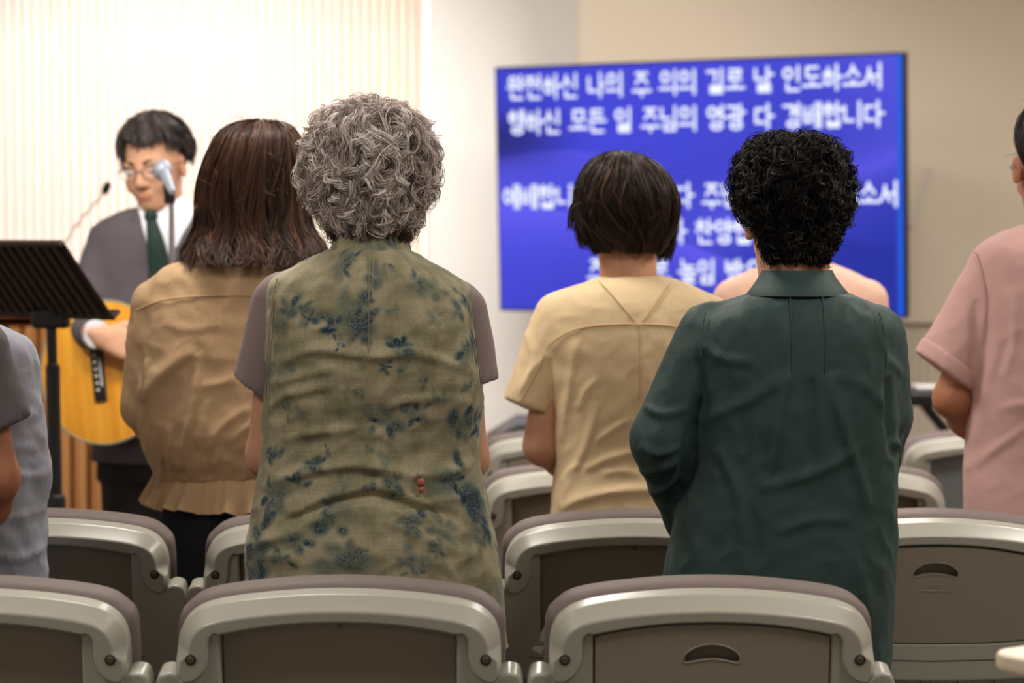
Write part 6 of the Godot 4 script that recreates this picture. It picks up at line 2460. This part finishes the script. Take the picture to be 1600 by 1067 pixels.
func stage_things() -> void:
	# music stand, seen from behind
	var p0 := at(80, 497, 5.85)
	var t := thing("music_stand", "black music stand with a ribbed desk in front of the guitarist", "music stand", Vector3(p0.x, 0, p0.z))
	var psi := deg_to_rad(40.0)
	var tl := deg_to_rad(40.0)
	var rx := Vector3(cos(psi), 0, sin(psi))
	var up := Vector3(-sin(psi) * sin(tl), cos(tl), cos(psi) * sin(tl))
	var nn := rx.cross(up).normalized()
	var fr := Transform3D(Basis(rx, up, nn), Vector3(0, p0.y, 0))
	var b := MB.new()
	b.xf = fr
	b.box(Vector3(0, 0.12, -0.004), Vector3(0.46, 0.245, 0.004), 0.001)
	put("desk", t, b, M.dark_desk)
	for k in 13:
		b = MB.new()
		b.xf = fr
		b.box(Vector3(-0.2 + k * 0.0333, 0.125, 0.004), Vector3(0.016, 0.215, 0.012), 0.004)
		put("desk_rib", t, b, M.dark_desk)
	b = MB.new()
	b.xf = fr
	b.box(Vector3(0, 0.004, -0.018), Vector3(0.46, 0.01, 0.026), 0.003)
	put("ledge", t, b, M.dark_desk)
	b = MB.new()
	b.xf = fr
	b.box(Vector3(0, 0.238, 0.002), Vector3(0.462, 0.014, 0.016), 0.004)
	put("desk_edge", t, b, M.dark_desk)
	boxpart("tilt_bracket", t, Vector3(0.0, p0.y + 0.0, 0.0), Vector3(0.09, 0.05, 0.05), M.black_metal, 0.01)
	b = MB.new()
	b.tube(PackedVector3Array([Vector3(0.0, p0.y, 0), Vector3(0.004, 0.98, 0)]), PackedFloat32Array([0.0125]), 14)
	put("upper_pole", t, b, M.black_metal)
	b = MB.new()
	b.tube(PackedVector3Array([Vector3(0.003, 1.08, 0), Vector3(0.003, 1.07, 0), Vector3(0.01, 0.13, 0)]), PackedFloat32Array([0.012, 0.0175, 0.0175]), 14)
	put("lower_pole", t, b, M.black_metal)
	b = MB.new()
	b.tube(PackedVector3Array([Vector3(0.007, 0.76, 0), Vector3(0.007, 0.75, 0), Vector3(0.008, 0.66, 0)]), PackedFloat32Array([0.018, 0.024, 0.024]), 14)
	put("collar_clamp", t, b, M.black_metal)
	for k in 3:
		b = MB.new()
		var a := TAU * k / 3 + 0.4
		b.tube(PackedVector3Array([Vector3(0.01, 0.2, 0), Vector3(cos(a) * 0.15, 0.06, sin(a) * 0.15), Vector3(cos(a) * 0.27, 0.012, sin(a) * 0.27)]), PackedFloat32Array([0.01]), 8)
		put("leg", t, b, M.black_metal)

	# vocal microphone on a straight stand
	var mh := at(254, 266, 6.17)
	t = thing("microphone_stand", "slim chrome microphone stand before the suited person", "microphone stand", Vector3(at(268, 300, 6.1).x, 0, -6.1))
	var yc := at(0, 300, 6.1).y
	b = MB.new()
	b.tube(PackedVector3Array([Vector3(0.0, 0.03, 0), Vector3(0, yc, 0)]), PackedFloat32Array([0.0075]), 12)
	put("pole", t, b, M.chrome)
	b = MB.new()
	b.lathe(PackedVector2Array([Vector2(0.125, 0.0), Vector2(0.125, 0.012), Vector2(0.11, 0.022), Vector2(0.02, 0.035), Vector2(0.012, 0.06)]), 28)
	put("base", t, b, M.black_metal)
	b = MB.new()
	b.tube(PackedVector3Array([Vector3(-0.004, yc - 0.03, 0), Vector3(-0.006, yc + 0.02, 0)]), PackedFloat32Array([0.014, 0.016]), 12)
	put("clip", t, b, M.black_plastic)
	var mo := thing("microphone", "silver handheld microphone clipped to the chrome stand", "microphone", Vector3(at(268, 300, 6.1).x, 0, -6.1))
	var head := mh - mo.position
	var tail := Vector3(0.0, yc + 0.012, 0.02)
	var md := (head - tail).normalized()
	b = MB.new()
	b.tube(PackedVector3Array([tail - md * 0.03, tail - md * 0.026, tail, head - md * 0.02]), PackedFloat32Array([0.007, 0.0095, 0.011, 0.015]), 16)
	put("handle", mo, b, M.grille)
	b = MB.new()
	b.ball(head, Vector3(0.0255, 0.0275, 0.0255))
	put("grille", mo, b, M.grille)

	# lectern of upright staves with a gooseneck microphone
	var lx0 := (-70.0 - 800.0) * 7.2 / F
	var lx1 := (187.0 - 800.0) * 7.2 / F
	t = thing("lectern", "honey wood lectern of upright staves behind the music stand", "lectern", Vector3((lx0 + lx1) / 2, 0, -7.4))
	var w := lx1 - lx0
	boxpart("carcass", t, Vector3(0, 0.57, -0.02), Vector3(w - 0.03, 1.1, 0.34), M.honey_wood, 0.004)
	boxpart("top", t, Vector3(0, 1.14, 0), Vector3(w + 0.05, 0.03, 0.46), M.honey_wood, 0.006, Basis(Vector3.RIGHT, -0.08))
	boxpart("plinth", t, Vector3(0, 0.04, 0), Vector3(w + 0.02, 0.08, 0.42), M.dark_wood, 0.004)
	var n := int(w / 0.046)
	for k in n:
		b = MB.new()
		b.box(Vector3(-w / 2 + 0.023 + k * w / n, 0.6, 0.17), Vector3(w / n - 0.008, 1.03, 0.04), 0.014)
		put("stave", t, b, M.honey_wood)
	boxpart("corner_post", t, Vector3(w / 2 - 0.01, 0.6, 0.165), Vector3(0.03, 1.04, 0.06), M.dark_grey, 0.005)
	var gm := thing("gooseneck_microphone", "thin gooseneck microphone with a black tip on the lectern", "microphone", Vector3(at(78, 0, 7.35).x, 0, -7.35))
	b = MB.new()
	var pts := PackedVector3Array()
	for q in [[74, 486], [80, 455], [90, 415], [104, 375], [124, 346], [146, 320], [163, 302]]:
		pts.append(at(q[0], q[1], 7.35) - gm.position)
	pts[0].y = 1.17
	b.tube(pts, PackedFloat32Array([0.006, 0.005, 0.0045, 0.004, 0.004, 0.004, 0.004]), 8)
	put("gooseneck", gm, b, M.cable)
	b = MB.new()
	b.tube(PackedVector3Array([at(162, 303, 7.35) - gm.position, at(165, 297, 7.35) - gm.position, at(169, 288, 7.35) - gm.position, at(170, 284, 7.35) - gm.position]), PackedFloat32Array([0.006, 0.0125, 0.0125, 0.006]), 12)
	put("capsule", gm, b, M.black_plastic)
	b = MB.new()
	b.xf = Transform3D(Basis.IDENTITY, Vector3(pts[0].x, 1.166, pts[0].z))
	b.lathe(PackedVector2Array([Vector2(0.03, 0.0), Vector2(0.03, 0.01), Vector2(0.012, 0.02)]), 18)
	put("mount", gm, b, M.black_plastic)

	# dark speaker cabinet with a sloping top, beyond the fourth row
	var sx0 := (757.0 - 800.0) * 7.3 / F
	t = thing("speaker_cabinet", "dark grey speaker cabinet with a sloping edge beyond the chairs", "speaker", Vector3(sx0, 0, -7.3))
	var poly := PackedVector2Array([Vector2(0, 0), Vector2(0.42, 0), Vector2(0.42, 0.818), Vector2(0.096, 0.818), Vector2(0, 0.758)])
	b = MB.new()
	b.slab(poly, -0.35, 0.0, insets(5, 0.006), 2, true)
	put("cabinet", t, b, M.dark_grey)
	boxpart("front_grille", t, Vector3(0.24, 0.4, 0.004), Vector3(0.3, 0.6, 0.012), M.black_plastic, 0.003)

	# electronic keyboard on crossed legs, beyond the pink shirt
	var kx := (1418.0 - 800.0) * 8.0 / F
	t = thing("keyboard_instrument", "black electronic keyboard on thin crossed legs by the fluted wall", "keyboard", Vector3(kx, 0, -8.0))
	boxpart("case", t, Vector3(0.5, 0.845, -0.1), Vector3(1.0, 0.05, 0.3), M.black_plastic, 0.012)
	boxpart("key_bed", t, Vector3(0.5, 0.873, -0.15), Vector3(0.9, 0.008, 0.14), M.white_paint, 0.002)
	for k in 4:
		b = MB.new()
		var zz: float = 0.0 if k < 2 else -0.18
		var f := 1.0 if k % 2 == 0 else -1.0
		b.tube(PackedVector3Array([Vector3(0.4 - f * 0.33, 0.012, zz), Vector3(0.4 + f * 0.33, 0.82, zz)]), PackedFloat32Array([0.009]), 8)
		put("leg", t, b, M.black_metal)

	# corner of a cream table top beside the front edge of the picture
	var tc := at(1563, 1026, 3.12)
	t = thing("side_table", "cream topped side table, one rounded corner showing", "table", Vector3(tc.x + 0.275, 0, tc.z))
	var tp := PackedVector2Array()
	for q in [[1, 1, 0.0], [-1, 1, PI / 2], [-1, -1, PI], [1, -1, PI * 1.5]]:
		for k in 5:
			var a: float = q[2] + PI / 8 * k
			tp.append(Vector2(q[0] * 0.17 + 0.035 * cos(a), q[1] * 0.17 + 0.035 * sin(a)))
	b = MB.new()
	b.xf = Transform3D(Basis(Vector3.UP, 0.62) * Basis(Vector3.RIGHT, -PI / 2), Vector3(0, tc.y - 0.012, 0))
	b.slab(tp, -0.012, 0.012, insets(tp.size(), 0.006), 3, true)
	put("table_top", t, b, M.cream_top)
	b = MB.new()
	b.tube(PackedVector3Array([Vector3(0, 0.02, 0), Vector3(0, tc.y - 0.022, 0)]), PackedFloat32Array([0.025]), 14)
	put("column", t, b, M.chrome)
	b = MB.new()
	b.lathe(PackedVector2Array([Vector2(0.17, 0.0), Vector2(0.17, 0.012), Vector2(0.03, 0.03)]), 28)
	put("base", t, b, M.chrome)
	# leaflets in the pocket of the chair behind the beige T-shirt
	var lf := thing("leaflet", "white and blue folded leaflet tucked low in a chair back", "leaflet", Vector3(at(848, 990, 4.545).x, at(848, 1000, 4.545).y, -4.545))
	boxpart("sheet", lf, Vector3(0, 0.0, 0), Vector3(0.02, 0.05, 0.004), M.white_shirt, 0.0008, Basis(Vector3.FORWARD, 0.5))
	boxpart("cover", lf, Vector3(0.006, 0.004, -0.005), Vector3(0.02, 0.05, 0.003), M.blue_paper, 0.0008, Basis(Vector3.FORWARD, 0.5))


func stage(what: String) -> void:
	print(what, " ", Time.get_ticks_msec() - t0)


func _ready() -> void:
	t0 = Time.get_ticks_msec()
	rng.seed = 7
	camera_and_light()
	materials()
	stage("materials")
	lights()
	room()
	television()
	stage("room")
	chairs()
	stage("chairs")
	stage_things()
	guitarist()
	stage("guitarist")
	grey_woman()
	stage("grey")
	green_woman()
	stage("green")
	beige_woman()
	stage("beige")
	tan_woman()
	stage("tan")
	pink_woman()
	stage("pink")
	others()
	stage("others")
